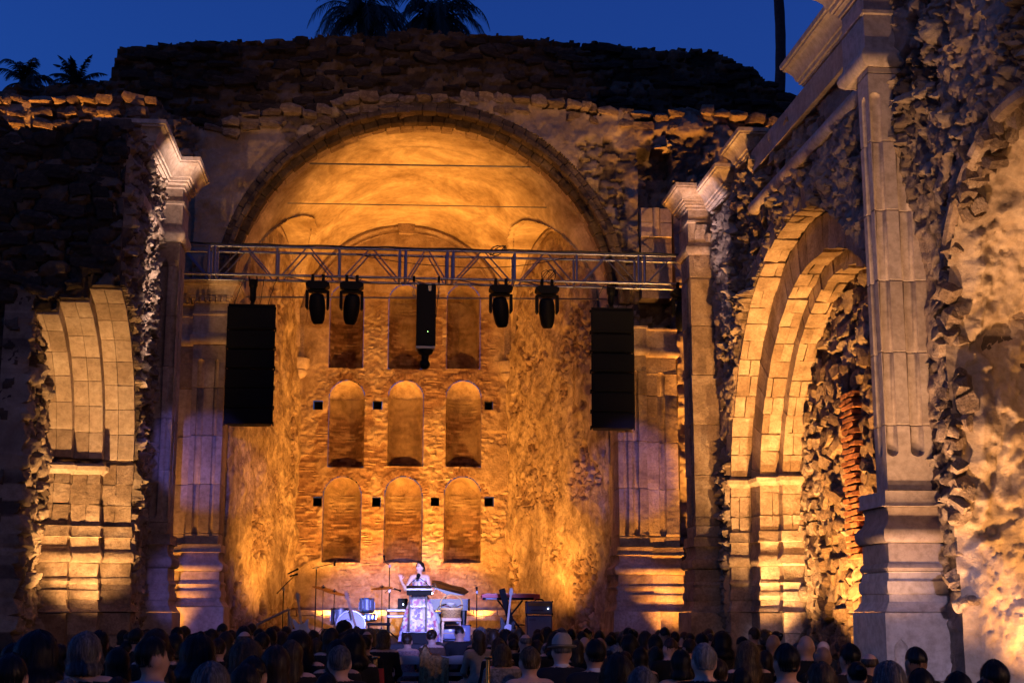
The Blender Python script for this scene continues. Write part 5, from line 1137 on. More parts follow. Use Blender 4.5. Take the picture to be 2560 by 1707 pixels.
# ------------------------------------------------------------------ bodies as one continuous surface (distance field -> mesh)
def cap(a, b, ra, rb=None): return ('c', a, b, ra, ra if rb is None else rb)
def ell(c, r, rz=0): return ('e', c, r, rz)
def field_mesh(name, prims, h, k=.035, pad=.05):
    lo = np.full(3, 9.); hi = np.full(3, -9.)
    for p in prims:
        for q, r in (((p[1], max(p[3:5])), (p[2], max(p[3:5]))) if p[0] == 'c' else ((p[1], max(p[2])),)):
            lo = np.minimum(lo, np.array(q)-r-pad); hi = np.maximum(hi, np.array(q)+r+pad)
    n = np.ceil((hi-lo)/h).astype(int)+1
    ax = [lo[i] + h*np.arange(n[i]) for i in range(3)]
    f = np.full(tuple(n), 1.0)
    for p in prims:
        if p[0] == 'c': pts = np.array([p[1], p[2]]); rm = max(p[3], p[4])
        else: pts = np.array([p[1]]); rm = max(p[2])
        a = np.maximum(np.floor((pts.min(0)-rm-k*1.5-lo)/h).astype(int), 0); b = np.minimum(np.ceil((pts.max(0)+rm+k*1.5-lo)/h).astype(int)+1, n)
        sl = tuple(slice(a[i], b[i]) for i in range(3))
        X, Y, Z = np.meshgrid(*[ax[i][sl[i]] for i in range(3)], indexing='ij')
        if p[0] == 'c':
            A, B = np.array(p[1]), np.array(p[2]); d = B-A; L = max(d@d, 1e-9)
            t = np.clip(((X-A[0])*d[0]+(Y-A[1])*d[1]+(Z-A[2])*d[2])/L, 0, 1)
            g = np.sqrt((X-A[0]-t*d[0])**2+(Y-A[1]-t*d[1])**2+(Z-A[2]-t*d[2])**2) - (p[3]+t*(p[4]-p[3]))
        else:
            c, r, rz = p[1], p[2], p[3]; x, y, z = X-c[0], Y-c[1], Z-c[2]
            if rz: x, y = x*math.cos(rz)+y*math.sin(rz), -x*math.sin(rz)+y*math.cos(rz)
            q = np.sqrt((x/r[0])**2+(y/r[1])**2+(z/r[2])**2); q2 = np.sqrt((x/r[0]**2)**2+(y/r[1]**2)**2+(z/r[2]**2)**2)
            g = q*(q-1)/np.maximum(q2, 1e-6)
        kk = min(k, rm*1.2); o = f[sl]; w = np.maximum(kk-np.abs(o-g), 0)/kk; f[sl] = np.minimum(o, g) - w*w*kk*.25
    s = f < 0; cnt = sum(s[i:n[0]-1+i, j:n[1]-1+j, l:n[2]-1+l].astype(int) for i in (0,1) for j in (0,1) for l in (0,1))
    act = (cnt > 0) & (cnt < 8); ii = np.argwhere(act); ids = np.full(act.shape, -1); ids[act] = np.arange(len(ii))
    P = np.zeros((len(ii), 3)); C = np.zeros(len(ii)); cs = [(i,j,l) for i in (0,1) for j in (0,1) for l in (0,1)]
    for a in cs:
        for b in cs:
            if sum(abs(p-q) for p, q in zip(a, b)) == 1 and a < b:
                f0 = f[tuple((ii+a).T)]; f1 = f[tuple((ii+b).T)]; m = (f0 < 0) != (f1 < 0)
                t = (f0/(f0-f1+1e-12))[m]; P[m] += np.array(a) + t[:,None]*(np.array(b)-np.array(a)); C[m] += 1
    V = (ii + P/C[:,None])*h + lo; Q = []
    for axn in range(3):
        u, v = (axn+1) % 3, (axn+2) % 3
        sl0 = [slice(1,-1)]*3; sl1 = [slice(1,-1)]*3; sl0[axn] = slice(0, n[axn]-1); sl1[axn] = slice(1, n[axn])
        a, b = s[tuple(sl0)], s[tuple(sl1)]; e = np.argwhere(a != b); fl = a[tuple(e.T)]
        off = np.array([1,1,1]); off[axn] = 0; e = e + off
        def cid(du, dv):
            q = e.copy(); q[:,u] += du; q[:,v] += dv; return ids[tuple(q.T)]
        q = np.stack([cid(-1,-1), cid(0,-1), cid(0,0), cid(-1,0)], -1); q[~fl] = q[~fl][:, ::-1]; Q.append(q)
    me = bpy.data.meshes.new(name); me.from_pydata(V.tolist(), [], np.concatenate(Q).tolist()); me.update()
    me.polygons.foreach_set('use_smooth', [True]*len(me.polygons)); return me
def mats_by(me, fn, nslots):
    c = np.zeros(len(me.polygons)*3); me.polygons.foreach_get('center', c); c = c.reshape(-1, 3)
    for _ in range(nslots): me.materials.append(None)
    me.polygons.foreach_set('material_index', fn(c).astype(np.int32)); me.update()

def skin(name, col):
    m = plain(name, col, .5, spec=.35, var=.08, vs=14); m.node_tree.nodes['Principled BSDF'].inputs['Subsurface Weight'].default_value = .12
    m.node_tree.nodes['Principled BSDF'].inputs['Subsurface Radius'].default_value = (.02,.008,.004); return m
SKIN = [skin('fair skin', (.55,.33,.24)), skin('tanned skin', (.42,.24,.16)), skin('brown skin', (.24,.13,.08))]
def hairmat(name, a, b):
    m, t, bs = nt(name); v = coords(t, 'Object', (34, 34, 4)); n = noise_node(t, 2.2, 5, .75, v); r = ramp(t, [(.36, tuple(q*.5 for q in a)), (.5, a), (.64, b)]); t.links.new(n.outputs[0], r.inputs[0])
    t.links.new(r.outputs[0], bs.inputs['Base Color']); bs.inputs['Roughness'].default_value = .42; bs.inputs['Specular IOR Level'].default_value = .3; bump(t, n.outputs[0], .5, .006, bs); return m
HC = {'black': hairmat('black hair', (0.0033,0.00275,0.00275), (0.0099,0.0077,0.0066)), 'dark brown': hairmat('dark brown hair', (0.0099,0.0055,0.0033), (0.02475,0.0143,0.00825)),
      'brown': hairmat('brown hair', (0.02475,0.0132,0.0066), (0.0605,0.033,0.0165)), 'reddish': hairmat('reddish hair', (0.0385,0.0154,0.0077), (0.0825,0.03575,0.0165)),
      'blonde': hairmat('blonde hair', (0.088,0.0495,0.01925), (0.231,0.154,0.0715)), 'dark blonde': hairmat('dark blonde hair', (0.0495,0.03025,0.01375), (0.1265,0.077,0.0385)),
      'grey': hairmat('grey hair', (0.077,0.06875,0.066), (0.198,0.187,0.1815)), 'white': hairmat('white hair', (0.165,0.154,0.1485), (0.341,0.33,0.319))}
def seated(name, male):
    sw = .205 if male else .175; dp = .125 if male else .112
    P = [ell((0,.0,.58), (.175,.15,.14)), ell((0,.0,.74), (.15 if male else .135, dp, .18)), ell((0,.01,.91), (sw*.86, dp*1.0, .15)), cap((-sw*.72,0,.985), (sw*.72,0,.985), .068, .068),
         cap((0,-.01,1.0), (0,.01,1.12), .058 if male else .05, .052 if male else .046), ell((0,-.008,1.212), (.076,.094,.098)), ell((0,.03,1.15), (.060,.068,.078)), ell((0,.062,1.115), (.034,.03,.032)),
         cap((0,.096,1.185), (0,.112,1.158), .011, .016), ell((.079,.0,1.18), (.014,.026,.034)), ell((-.079,.0,1.18), (.014,.026,.034))]
    for s in (-1, 1):
        P += [cap((s*sw,0,.975), (s*(sw+.045),.07,.72), .058, .044), cap((s*(sw+.045),.07,.72), (s*.12,.31,.64), .043, .030), ell((s*.10,.36,.635), (.036,.055,.026), s*.3),
              cap((s*.095,.02,.54), (s*.12,.46,.52), .088, .066), cap((s*.12,.46,.52), (s*.12,.44,.10), .064, .045), cap((s*.12,.42,.05), (s*.13,.62,.035), .045, .035)]
    me = field_mesh(name, P, .0165, .05)
    mats_by(me, lambda c: np.where((c[:,2] > (1.055 if male else 1.02)) | ((c[:,1] > .29) & (c[:,2] > .59) & (c[:,2] < .70) & (np.abs(c[:,0]) < .16)), 1, 0), 2)
    return me
BODY = {True: seated('body', True), False: seated('body', False)}
HCEN = Vector((0, -.005, 1.20))
def hairmesh(style, seed):
    rnd = random.Random(seed)
    S = {'short': (.02, 1.0, .085, 0, .0), 'crop': (.0, .97, .05, 0, .0), 'bob': (.09, 1.05, .10, .02, .03), 'long': (.26, 1.02, .085, .03, .0), 'wavy': (.27, 1.10, .11, .05, .02),
         'curly': (.09, 1.18, .20, .03, .02), 'big': (.15, 1.18, .11, .05, .02), 'fringe': (.0, 1.0, .02, 0, 0), 'bun': (.0, 1.02, .03, 0, 0)}[style]
    drop, puff, amp, flare, _ = S; NP, NA, ND = 88, 13, (9 if drop > .03 else 3)
    fq = 9 if style in ('short','crop','fringe','bun') else 7
    th0 = R(64) if style == 'fringe' else 0
    def pt(phi, t):       # t in 0..1 over the arc, 1..2 over the drop
        ap = abs(phi); front = float(sstep(R(95), R(150), np.array(ap)))
        thm = R(124)*(1-front) + R(52)*front
        if style == 'fringe': thm = R(112) if ap < R(105) else R(64)
        th = th0 + (thm-th0)*min(t, 1)
        ph = np.array(phi); tt = np.array(t)
        if style in ('curly', 'wavy'): nz = float(fbm(ph*4+seed, tt*(7 if style == 'curly' else 4), 3, seed) - .5)*2
        else: nz = float(fbm(ph*fq+seed, tt*1.2, 2, seed) - .5)*1.6 + 1.0*float(vnoise(ph*10, tt*1.6, seed)-.5)
        r = puff*(1 + amp*nz); low = float(sstep(.62, 1.0, np.array(min(t, 1))))
        if drop < .05: r *= 1 - .13*low*(1-front); thm += .12*float(vnoise(ph*9, ph*0+seed, 4)-.5)
        x = .087*r*math.sin(th)*math.sin(phi); y = -.105*r*math.sin(th)*math.cos(phi); z = .112*r*math.cos(th) + .012
        if t > 1:
            u = t-1; fade = 1-float(sstep(R(100), R(140), np.array(ap))); dl = drop*u*fade
            z -= dl; w = flare*math.sin(math.pi*min(u*.9, 1))+flare*.4*u
            x += w*math.sin(phi)*fade; y -= w*.7*math.cos(phi)*fade
            if style in ('long','wavy'): y += .03*u*fade*(math.cos(phi) > 0); x *= 1-.12*u*fade
        return Vector((x, y, z)) + HCEN
    m = MB(); ts = [i/NA for i in range(NA+1)] + [1+(i+1)/ND for i in range(ND)]
    rings = [[pt(-math.pi+2*math.pi*k/NP, t if t > 0 or th0 else .02) for k in range(NP)] for t in ts]
    last = [HCEN + (q-HCEN)*.86 + Vector((0, 0, .012)) for q in rings[-1]]; m.rings(rings + [last], cap=(style != 'fringe'))
    if style == 'bun': m.sphere(HCEN + Vector((0,-.105,.045 + .03*rnd.random())), .046, 14, 9)
    n = 1000 if style not in ('fringe','crop') else 160
    for i in range(n):    # loose strands
        phi = rnd.uniform(-2.2, 2.2); t0 = rnd.uniform(.15, 1.2) if style != 'fringe' else rnd.uniform(.1, .8); ln = rnd.uniform(.25, .9); pr = []
        if style == 'fringe' and abs(phi) > 1.7: continue
        o = rnd.uniform(.001, .016 if style not in ('curly','wavy','big') else .034); wob = rnd.uniform(-.08, .08)
        for k in range(4):
            q = pt(phi + wob*k/3, min(t0+ln*k/3, 1.98)); d = (q-HCEN); d.z *= .3; d.normalize(); pr.append(q + d*o*(k+.6)/3.0)
        sd = Vector((math.cos(phi), math.sin(phi), 0))*.0011
        m.add([p for q in pr[:3] for p in (q-sd, q+sd)] + [pr[3]], [(0,1,3,2), (2,3,5,4), (4,5,6)])
    me = bpy.data.meshes.new('hair'); me.from_pydata(m.v, [], m.f); me.update(); me.materials.append(None)
    me.polygons.foreach_set('use_smooth', [True]*len(me.polygons)); return me
HAIR = {s: [hairmesh(s, 10*i+3) for i in range(2)] for s in ('short','crop','bob','long','wavy','curly','big','fringe','bun')}
def cloth(name, col, var=.15, vs=20): return plain(name, col, .85, spec=.2, var=var, vs=vs, bm=.15)
CL = {'a black jacket': cloth('black wool', (.008,.008,.009)), 'a dark navy suit': cloth('navy wool', (.010,.012,.022)), 'dark clothes': cloth('dark cotton', (.014,.012,.012)), 'a pale blue shirt': cloth('pale blue cotton', (.22,.24,.36)),
      'a brown top': cloth('brown knit', (.10,.05,.03), .3), 'a pink patterned shirt': cloth('pink print', (.30,.18,.17), .6, 40), 'a beige top': cloth('beige linen', (.32,.25,.18), .2), 'a floral dress': cloth('dark floral print', (.22,.18,.15), .8, 30)}
HATM = plain('grey felt', (.30,.25,.21), .95, var=.2, vs=12, bm=.2); BAND = plain('dark hat band', (.03,.025,.022), .9)
SHIRTW = plain('white shirt collar', (.55,.55,.6), .8)
def hat_mesh():
    m = MB(); m.cur = 0; c = HCEN + Vector((0,-.005,.035)); rings = []
    for z, s in ((0,1.0),(.03,1.0),(.07,.97),(.10,.90),(.118,.78),(.112,.5),(.085,.2),(.08,.05)):
        rings.append([c + Vector((.094*s*math.sin(a)*(1-.22*max(0,(z-.05)/.07)*max(0, math.cos(a-math.pi/2*2)) if z < .125 else 1), -.112*s*math.cos(a), z + (.018*math.cos(2*a) if z > .08 else 0))) for a in [2*math.pi*i/28 for i in range(28)]])
    m.rings(rings, cap=False); m.cur = 1
    m.rings([[c + Vector((.0955*math.sin(a), -.1135*math.cos(a), z)) for a in [2*math.pi*i/28 for i in range(28)]] for z in (.002,.028)], cap=False); m.cur = 0
    m.rings([[c + Vector((.094*s*math.sin(a), -.112*s*math.cos(a), z + (.022 if math.cos(a) > 0 else -.012)*abs(math.cos(a))*(s-1)*2)) for a in [2*math.pi*i/28 for i in range(28)]] for s, z in ((1,0),(1.28,.0),(1.45,.006),(1.45,.0),(1.28,-.006),(1,-.006))], cap=False)
    return m
HEADS = []   # px, py of the head top, width, hair colour, style, clothes, male, skin
def H(*a): HEADS.append(a)
for row in '''30 1632 84 black short a-black-jacket m 1|37 1606 60 black short dark-clothes m 1|97 1583 85 black big dark-clothes f 1|153 1608 46 black short a-pink-patterned-shirt m 1|216 1580 74 grey bob dark-clothes f 0|250 1575 46 black long dark-clothes f 0|170 1694 72 grey crop dark-clothes m 0|276 1615 34 black short dark-clothes m 1|297 1617 60 black long dark-clothes f 1|318 1601 38 black short dark-clothes m 0|342 1569 38 dark-brown short dark-clothes m 0|382 1589 72 black short a-pale-blue-shirt m 1|392 1576 54 brown big dark-clothes f 0|296 1690 60 brown short dark-clothes m 0|402 1670 74 black curly dark-clothes f 1
444 1566 30 black short dark-clothes m 1|437 1583 44 black bob dark-clothes f 1|478 1584 32 reddish short dark-clothes m 0|502 1577 30 black short dark-clothes m 1|530 1572 34 brown bob dark-clothes f 0|557 1557 29 black crop a-black-jacket m 2|579 1575 28 black bob dark-clothes f 1|566 1577 40 brown long dark-clothes f 0|496 1590 70 black big dark-clothes f 1|546 1593 42 brown short dark-clothes m 0|610 1565 36 dark-brown bob dark-clothes f 0|630 1558 28 brown short dark-clothes m 0|612 1574 42 reddish fringe dark-clothes m 0|656 1579 42 dark-brown short a-dark-navy-suit m 1|676 1570 34 black bob dark-clothes f 0|687 1567 28 brown curly dark-clothes f 0|716 1565 29 brown short dark-clothes m 0|703 1580 35 brown curly dark-clothes f 0|617 1602 72 dark-blonde big dark-clothes f 0|634 1639 74 black short dark-clothes m 1|530 1652 98 grey short a-pale-blue-shirt m 0|617 1657 84 dark-brown short dark-clothes m 1|690 1612 72 brown long dark-clothes f 0|729 1599 56 dark-blonde long dark-clothes f 0|749 1577 56 dark-brown wavy dark-clothes f 0|791 1593 36 dark-blonde long dark-clothes f 0|784 1575 30 brown bob dark-clothes f 0|829 1570 40 brown bob dark-clothes f 0|818 1582 36 black curly dark-clothes f 1|843 1597 52 black long dark-clothes f 1|850 1612 62 grey short dark-clothes m 0|818 1681 66 black short dark-clothes m 1
860 1553 32 dark-brown curly dark-clothes f 0|877 1571 35 brown bob dark-clothes f 0|898 1569 28 brown short dark-clothes m 0|860 1580 40 brown bob a-brown-top f 0|882 1585 54 black big dark-clothes f 0|918 1575 31 reddish fringe dark-clothes m 0|926 1569 30 blonde long dark-clothes f 0|913 1588 36 black short a-black-jacket m 1|959 1574 34 blonde bob a-black-jacket f 0|1019 1583 29 brown short a-pink-patterned-shirt f 0|1080 1572 29 dark-brown bun a-brown-top f 0|1149 1563 28 black crop a-black-jacket m 1|1198 1575 33 dark-blonde long a-beige-top f 0|1222 1570 28 brown bob dark-clothes f 0|1233 1572 29 brown bob dark-clothes f 0|1246 1593 38 dark-blonde long dark-clothes f 0|1256 1612 45 blonde curly a-floral-dress f 0
1264 1575 34 black curly dark-clothes f 1|1282 1580 32 brown short dark-clothes m 0|1297 1570 28 dark-blonde bob dark-clothes f 0|1313 1582 36 grey fringe a-black-jacket m 0|1284 1595 33 brown short a-beige-top m 0|1319 1600 30 brown short dark-clothes m 0|1324 1615 58 blonde short a-floral-dress f 0|1344 1581 33 black bob dark-clothes f 1|1368 1567 29 brown bob dark-clothes f 0|1392 1579 42 black big dark-clothes f 0|1342 1599 36 brown bob dark-clothes f 0|1368 1602 37 grey fringe a-dark-navy-suit m 0|1404 1592 52 grey hat a-dark-navy-suit m 0|1443 1599 38 dark-blonde long dark-clothes f 0|1427 1571 28 dark-brown short dark-clothes m 0|1459 1579 28 dark-brown bob dark-clothes f 0|1461 1589 36 grey bald dark-clothes m 0|1499 1590 38 grey bald dark-clothes m 0|1498 1576 29 brown bob dark-clothes f 0|1488 1596 57 black short a-dark-navy-suit m 1|1523 1586 31 black short dark-clothes m 1|1543 1579 28 blonde bob dark-clothes f 0|1553 1589 31 brown short dark-clothes m 0|1580 1571 30 dark-brown bun dark-clothes f 0|1572 1584 44 black bob dark-clothes f 1|1613 1577 38 brown bob dark-clothes f 0|1637 1586 40 black bob dark-clothes f 0|1659 1579 29 brown short dark-clothes m 0|1686 1578 29 brown short dark-clothes m 0|1538 1611 45 white short dark-clothes m 0|1523 1626 38 black short dark-clothes m 1|1562 1626 38 reddish short dark-clothes m 0|1600 1617 46 black long dark-clothes f 1|1637 1616 42 dark-blonde wavy dark-clothes f 0|1675 1592 42 reddish crop a-black-jacket m 0|1543 1639 74 dark-brown curly dark-clothes f 0|1604 1666 84 grey long dark-clothes f 0
1702 1624 56 black bob dark-clothes f 1|1722 1595 40 brown short dark-clothes m 0|1753 1582 37 black short dark-clothes m 1|1804 1581 42 black big dark-clothes f 1|1855 1590 36 black short dark-clothes m 1|1759 1607 66 white short a-black-jacket m 0|1790 1643 64 brown short dark-clothes m 0|1868 1603 56 blonde wavy dark-clothes f 0|1932 1582 41 brown bald dark-clothes m 1|2014 1584 47 grey bald a-black-jacket m 0|1992 1606 34 grey short dark-clothes m 0|2057 1599 37 brown bald dark-clothes m 0|2056 1611 51 reddish bald a-black-jacket m 0|1965 1608 70 black short a-black-jacket m 1|1912 1624 46 brown long dark-clothes f 0|2051 1655 78 dark-blonde bob dark-clothes f 0|2060 1688 70 brown short dark-clothes m 0|1853 1670 62 black short a-black-jacket m 1
2123 1607 57 black short dark-clothes m 1|2172 1629 55 dark-blonde fringe dark-clothes m 0|2141 1652 60 black bun dark-clothes f 0|2221 1654 84 grey bob a-black-jacket f 0|2288 1614 63 black crop dark-clothes m 2|2301 1670 80 black short dark-clothes m 1|2393 1677 84 black short dark-clothes m 1|2483 1648 80 black short a-black-jacket m 1|2462 1697 62 brown short dark-clothes m 0'''.replace('\n', '|').split('|'):
    a = row.split(); H(int(a[0]), int(a[1]), int(a[2]), a[3].replace('-', ' '), a[4], a[5].replace('-', ' '), a[6] == 'm', int(a[7]))
rx_ = random.Random(404)
for k in range(44):                # the packed farthest rows
    x_ = rx_.choice([rx_.uniform(300, 935), rx_.uniform(1185, 1990)]); f_ = rx_.random() < .5
    H(int(x_), int(rx_.uniform(1566, 1582)), rx_.randint(27, 31), rx_.choice(['black','dark brown','brown','brown','dark blonde','grey','reddish']), rx_.choice(['bob','long','short','curly','bun']) if f_ else rx_.choice(['short','short','crop']), 'dark clothes', not f_, rx_.randint(0, 1))
ONES = ['','first','second','third','fourth','fifth','sixth','seventh','eighth','ninth','tenth','eleventh','twelfth','thirteenth','fourteenth','fifteenth','sixteenth','seventeenth','eighteenth','nineteenth']
TENS = {2:'twent',3:'thirt',4:'fort',5:'fift',6:'sixt',7:'sevent',8:'eight',9:'ninet'}
def ordinal(n): return ONES[n] if n < 20 else (TENS[n//10]+'ieth' if n % 10 == 0 else TENS[n//10]+'y-'+ONES[n % 10])
band = lambda w: 'nearest' if w >= 54 else ('middle' if w >= 36 else 'farthest')
order = {b: sorted([i for i, h in enumerate(HEADS) if band(h[2]) == b]) for b in ('nearest','middle','farthest')}
for b in order: order[b].sort(key=lambda i: HEADS[i][0])
STY = {'short':'short %s hair','crop':'cropped %s hair','bob':'a %s bob','long':'long %s hair','wavy':'long wavy %s hair','curly':'curly %s hair','big':'full %s hair','fringe':'thinning %s hair','bun':'%s hair in a bun','bald':'a bald head','hat':'a felt hat'}
hatme = None; rp = random.Random(77)
for i, (px, py, w, hc, sty, clo, male, sk) in enumerate(HEADS):
    if sty == 'bald': sk = 1 + i % 2
    Dst = 720.0/w if sty not in ('big','curly','wavy') else 800.0/w
    z = lambda d: at(px, py, d).z
    while z(Dst) > 1.46 and Dst < 29: Dst += .2
    while z(Dst) < 1.18 and Dst > 5.5: Dst -= .2
    Dst = min(Dst, 28.6); q = at(px, py, Dst); bnd = band(w); n = order[bnd].index(i)+1
    hs = STY[sty]; hs = hs % hc if '%' in hs else hs
    lab = 'seated listener with %s, %s from left in the %s rows' % (hs, ordinal(n), bnd)
    sc = q.z/1.325; yaw = math.atan2(q.x-1.2, 31-Dst)*.8 + rp.uniform(-.25, .25)
    if i == 11: yaw = -1.0
    if i == 139: yaw = .5
    t = thing('person', lab, 'person', (q.x, Dst, 0), 'seated audience', yaw)
    wd = min(1.12, max(.92, w*Dst/720.0)); t.scale = (sc*wd, sc*wd, sc)
    b = bpy.data.objects.new('body', BODY[male]); COL.objects.link(b); b.parent = t
    for s, mm in ((0, CL[clo]), (1, SKIN[sk])): b.material_slots[s].link = 'OBJECT'; b.material_slots[s].material = mm
    def hairobj(st):
        h = bpy.data.objects.new('hair', HAIR[st][i % 2]); COL.objects.link(h); h.parent = t; h.material_slots[0].link = 'OBJECT'; h.material_slots[0].material = HC[hc]
        h.rotation_euler = (0, 0, rp.uniform(-.1, .1))
    if sty == 'hat':
        hairobj('fringe'); m = hat_mesh(); ho = m.build('hat', None, t, smooth=True, mats=[HATM, BAND])
    elif sty == 'bald':
        if hc == 'grey' and rp.random() < .5: hairobj('fringe')
    else: hairobj(sty)
    if male and 'suit' in clo or (male and 'jacket' in clo and i % 2):
        m = MB(); m.rings([[(.066*math.sin(a)*s, -.005-.064*math.cos(a)*s, z_+.012*math.cos(a)) for a in [2*math.pi*k/18 for k in range(18)]] for s, z_ in ((1.05,1.03),(1.0,1.075),(.94,1.072))], cap=False); m.build('collar', SHIRTW, t, smooth=True)

# ------------------------------------------------------------------ folding chairs in the aisle row, markers
CHW = plain('white painted beech', (.42,.36,.32), .5, var=.12, vs=10)
def chair(label, px, Y):
    x = at(px, 1645, Y).x; t = thing('folding_chair', label, 'chair', (x, Y, 0), 'empty folding chairs in the aisle row')
    for s in (-1, 1):
        MB().bar((s*.205, -.10, .86), (s*.205, .28, 0), .035, .022).build('leg', CHW, t); MB().bar((s*.18, .22, .45), (s*.18, -.2, 0), .03, .022).build('leg', CHW, t)
    m = MB(); pts = [(-.22+.44*k/10, -.10 + .03*math.sin(math.pi*k/10)) for k in range(11)]
    m.rings([[(x_, y_, .76), (x_, y_, .88+.02*math.sin(math.pi*(x_+.22)/.44)), (x_, y_-.02, .88+.02*math.sin(math.pi*(x_+.22)/.44)), (x_, y_-.02, .76)] for x_, y_ in pts]); m.build('top_rail', CHW, t)
    MB().bar((-.2, -.02, .60), (.2, -.02, .60), .02, .06).build('slat', CHW, t)
    m = MB(); m.box((-.19, .0, .44), (.19, .36, .47), .01); m.build('seat', CHW, t)
    return t
chair('empty folding chair behind the listener with the blonde bob', 968, 24); chair('empty folding chair directly behind the listener with short brown hair', 1019, 24)
chair('folding chair under the gold shawl', 1088, 24); chair('empty folding chair behind the cropped listener in a black jacket', 1146, 24)
q = at(1085, 1612, 24.0); SHAWL = plain('gold patterned shawl', (.34,.22,.09), .8, var=.7, vs=26, bm=.3)
g_ = []; r_ = random.Random(9)
for j in range(15):
    for k in range(19):
        u = -.24+.48*k/18; v = j/14
        top_ = .88 + .20*math.exp(-((u+.15)/.07)**2) + .05*math.exp(-((u-.02)/.12)**2)
        g_.append((q.x+u, 24-.145-.05*v+.012*math.sin(u*60+v*3), .25+(top_-.25)*(1-v)) if j > 0 else (q.x+u, 24-.06, top_-.015))
m = MB(); m.add(g_, [(j*19+k, j*19+k+1, (j+1)*19+k+1, (j+1)*19+k) for j in range(14) for k in range(18)])
so = m.build('shawl', SHAWL, None, smooth=True); sm = so.modifiers.new('thickness', 'SOLIDIFY'); sm.thickness = .012; tag(so, 'gold patterned shawl draped over a folding chair in the aisle', 'shawl')
REDC = plain('dark red drape', (.25,.02,.02), .8)
for lab, px, Y, red in (('slim brass aisle post with a red drape, left of the aisle', 939, 15, True), ('slim brass aisle post right of the aisle', 1220, 15, False)):
    p = at(px, 1640, Y); t = thing('aisle_post', lab, 'post', (p.x, Y, 0), 'brass posts marking the aisle')
    MB().lathe([(.12,0),(.12,.02),(.03,.04),(.022,.06),(.022,p.z-.03),(.03,p.z-.025)], n=14).build('pole', BRASS, t, smooth=True); MB().lathe([(.035,p.z-.025),(.042,p.z-.01),(.035,p.z)], n=14).build('cap', BRASS, t, smooth=True)
    if red:
        m = MB(); m.rings([[(.03+.06*v+.05*math.cos(a)*(1+.2*math.sin(5*a)), .03*math.sin(a), p.z-.12-.9*v) for a in [2*math.pi*k/16 for k in range(16)]] for v in (0,.2,.4,.6,.8,1)]); m.build('drape', REDC, t, smooth=True)

# ------------------------------------------------------------------ the speaker at the lectern
wx_ = at(1050, 1404, 31.0); wt_ = thing('person', 'woman in a floral strapless gown speaking at the lectern, right hand raised', 'person', (wx_.x, 31.0, ZS)); ws = (wx_.z-ZS)/1.70; wt_.scale = (ws, ws, ws)
hd = R(-40)   # head turned towards her right
def hp(x, y, z): return (x*math.cos(hd) - y*math.sin(hd), x*math.sin(hd) + y*math.cos(hd) + .0, z)
P = [ell((0,.01,.98), (.155,.12,.14)), ell((0,0,1.12), (.118,.09,.15)), ell((0,-.005,1.27), (.145,.10,.12)), ell((-.07,-.075,1.25), (.06,.05,.06)), ell((.07,-.075,1.25), (.06,.05,.06)),
     cap((-.125,.005,1.385), (.125,.005,1.385), .048, .048), cap((0,.0,1.38), hp(0,-.005,1.50), .048, .045),
     ell(hp(0,.012,1.605), (.072,.088,.092), hd), ell(hp(0,-.025,1.545), (.054,.062,.072), hd), ell(hp(0,-.058,1.508), (.028,.026,.026), hd), cap(hp(0,-.088,1.585), hp(0,-.106,1.556), .009, .014), ell(hp(.073,0,1.565), (.012,.022,.030), hd), ell(hp(-.073,0,1.565), (.012,.022,.030), hd)]
for s in (-1, 1): P += [cap((s*.085,0,.92), (s*.08,0,.48), .082, .055), cap((s*.08,0,.48), (s*.08,.01,.09), .053, .034), cap((s*.08,.03,.04), (s*.085,-.13,.025), .034, .028)]
sh, el, wr = (-.165,.005,1.375), (-.30,-.03,1.12), (-.40,-.12,1.30)
P += [cap(sh, el, .045, .037), cap(el, wr, .036, .023), ell((-.405,-.128,1.345), (.034,.020,.044), .3)]
for k, (dx, ln) in enumerate(((-.030,.062),(-.012,.074),(.007,.070),(.024,.055))):
    a = (-.405+dx, -.132, 1.372); b = (-.405+dx*1.35-.006, -.142, 1.372+ln*.55); c = (-.405+dx*1.5-.012, -.162, 1.372+ln*.95); P += [cap(a, b, .0088, .0082), cap(b, c, .0082, .0068)]
P += [cap((-.378,-.13,1.335), (-.352,-.148,1.362), .0105, .009), cap((-.352,-.148,1.362), (-.345,-.160,1.388), .009, .0075)]
sh, el, wr = (.165,.005,1.375), (.215,-.04,1.12), (.15,-.25,1.07)
P += [cap(sh, el, .045, .037), cap(el, wr, .036, .024), ell((.135,-.29,1.065), (.036,.045,.018))]
for k, dx in enumerate((-.028,-.01,.009,.027)): P += [cap((.135+dx,-.325,1.065), (.135+dx*1.1,-.355,1.062), .0085, .008), cap((.135+dx*1.1,-.355,1.062), (.135+dx*1.1,-.378,1.052), .008, .007)]
P += [cap((.105,-.28,1.065), (.085,-.315,1.06), .0105, .008)]
bm_ = field_mesh('body', P, .0078, .028); bm_.materials.append(SKIN[0]); bo = bpy.data.objects.new('body', bm_); COL.objects.link(bo); bo.parent = wt_
FLOR, ft_, fb_ = nt('floral print gown'); fv = ft_.nodes.new('ShaderNodeTexVoronoi'); fv.inputs['Scale'].default_value = 17; ft_.links.new(coords(ft_), fv.inputs['Vector'])
fr = ramp(ft_, [(0,(.62,.50,.55)),(.3,(.45,.12,.22)),(.45,(.70,.62,.66)),(.6,(.22,.14,.34)),(.75,(.66,.56,.5)),(.9,(.30,.30,.22)),(1,(.7,.66,.7))]); fr.color_ramp.interpolation = 'CONSTANT'
sx_ = ft_.nodes.new('ShaderNodeSeparateColor'); ft_.links.new(fv.outputs['Color'], sx_.inputs[0]); ft_.links.new(sx_.outputs[0], fr.inputs[0])
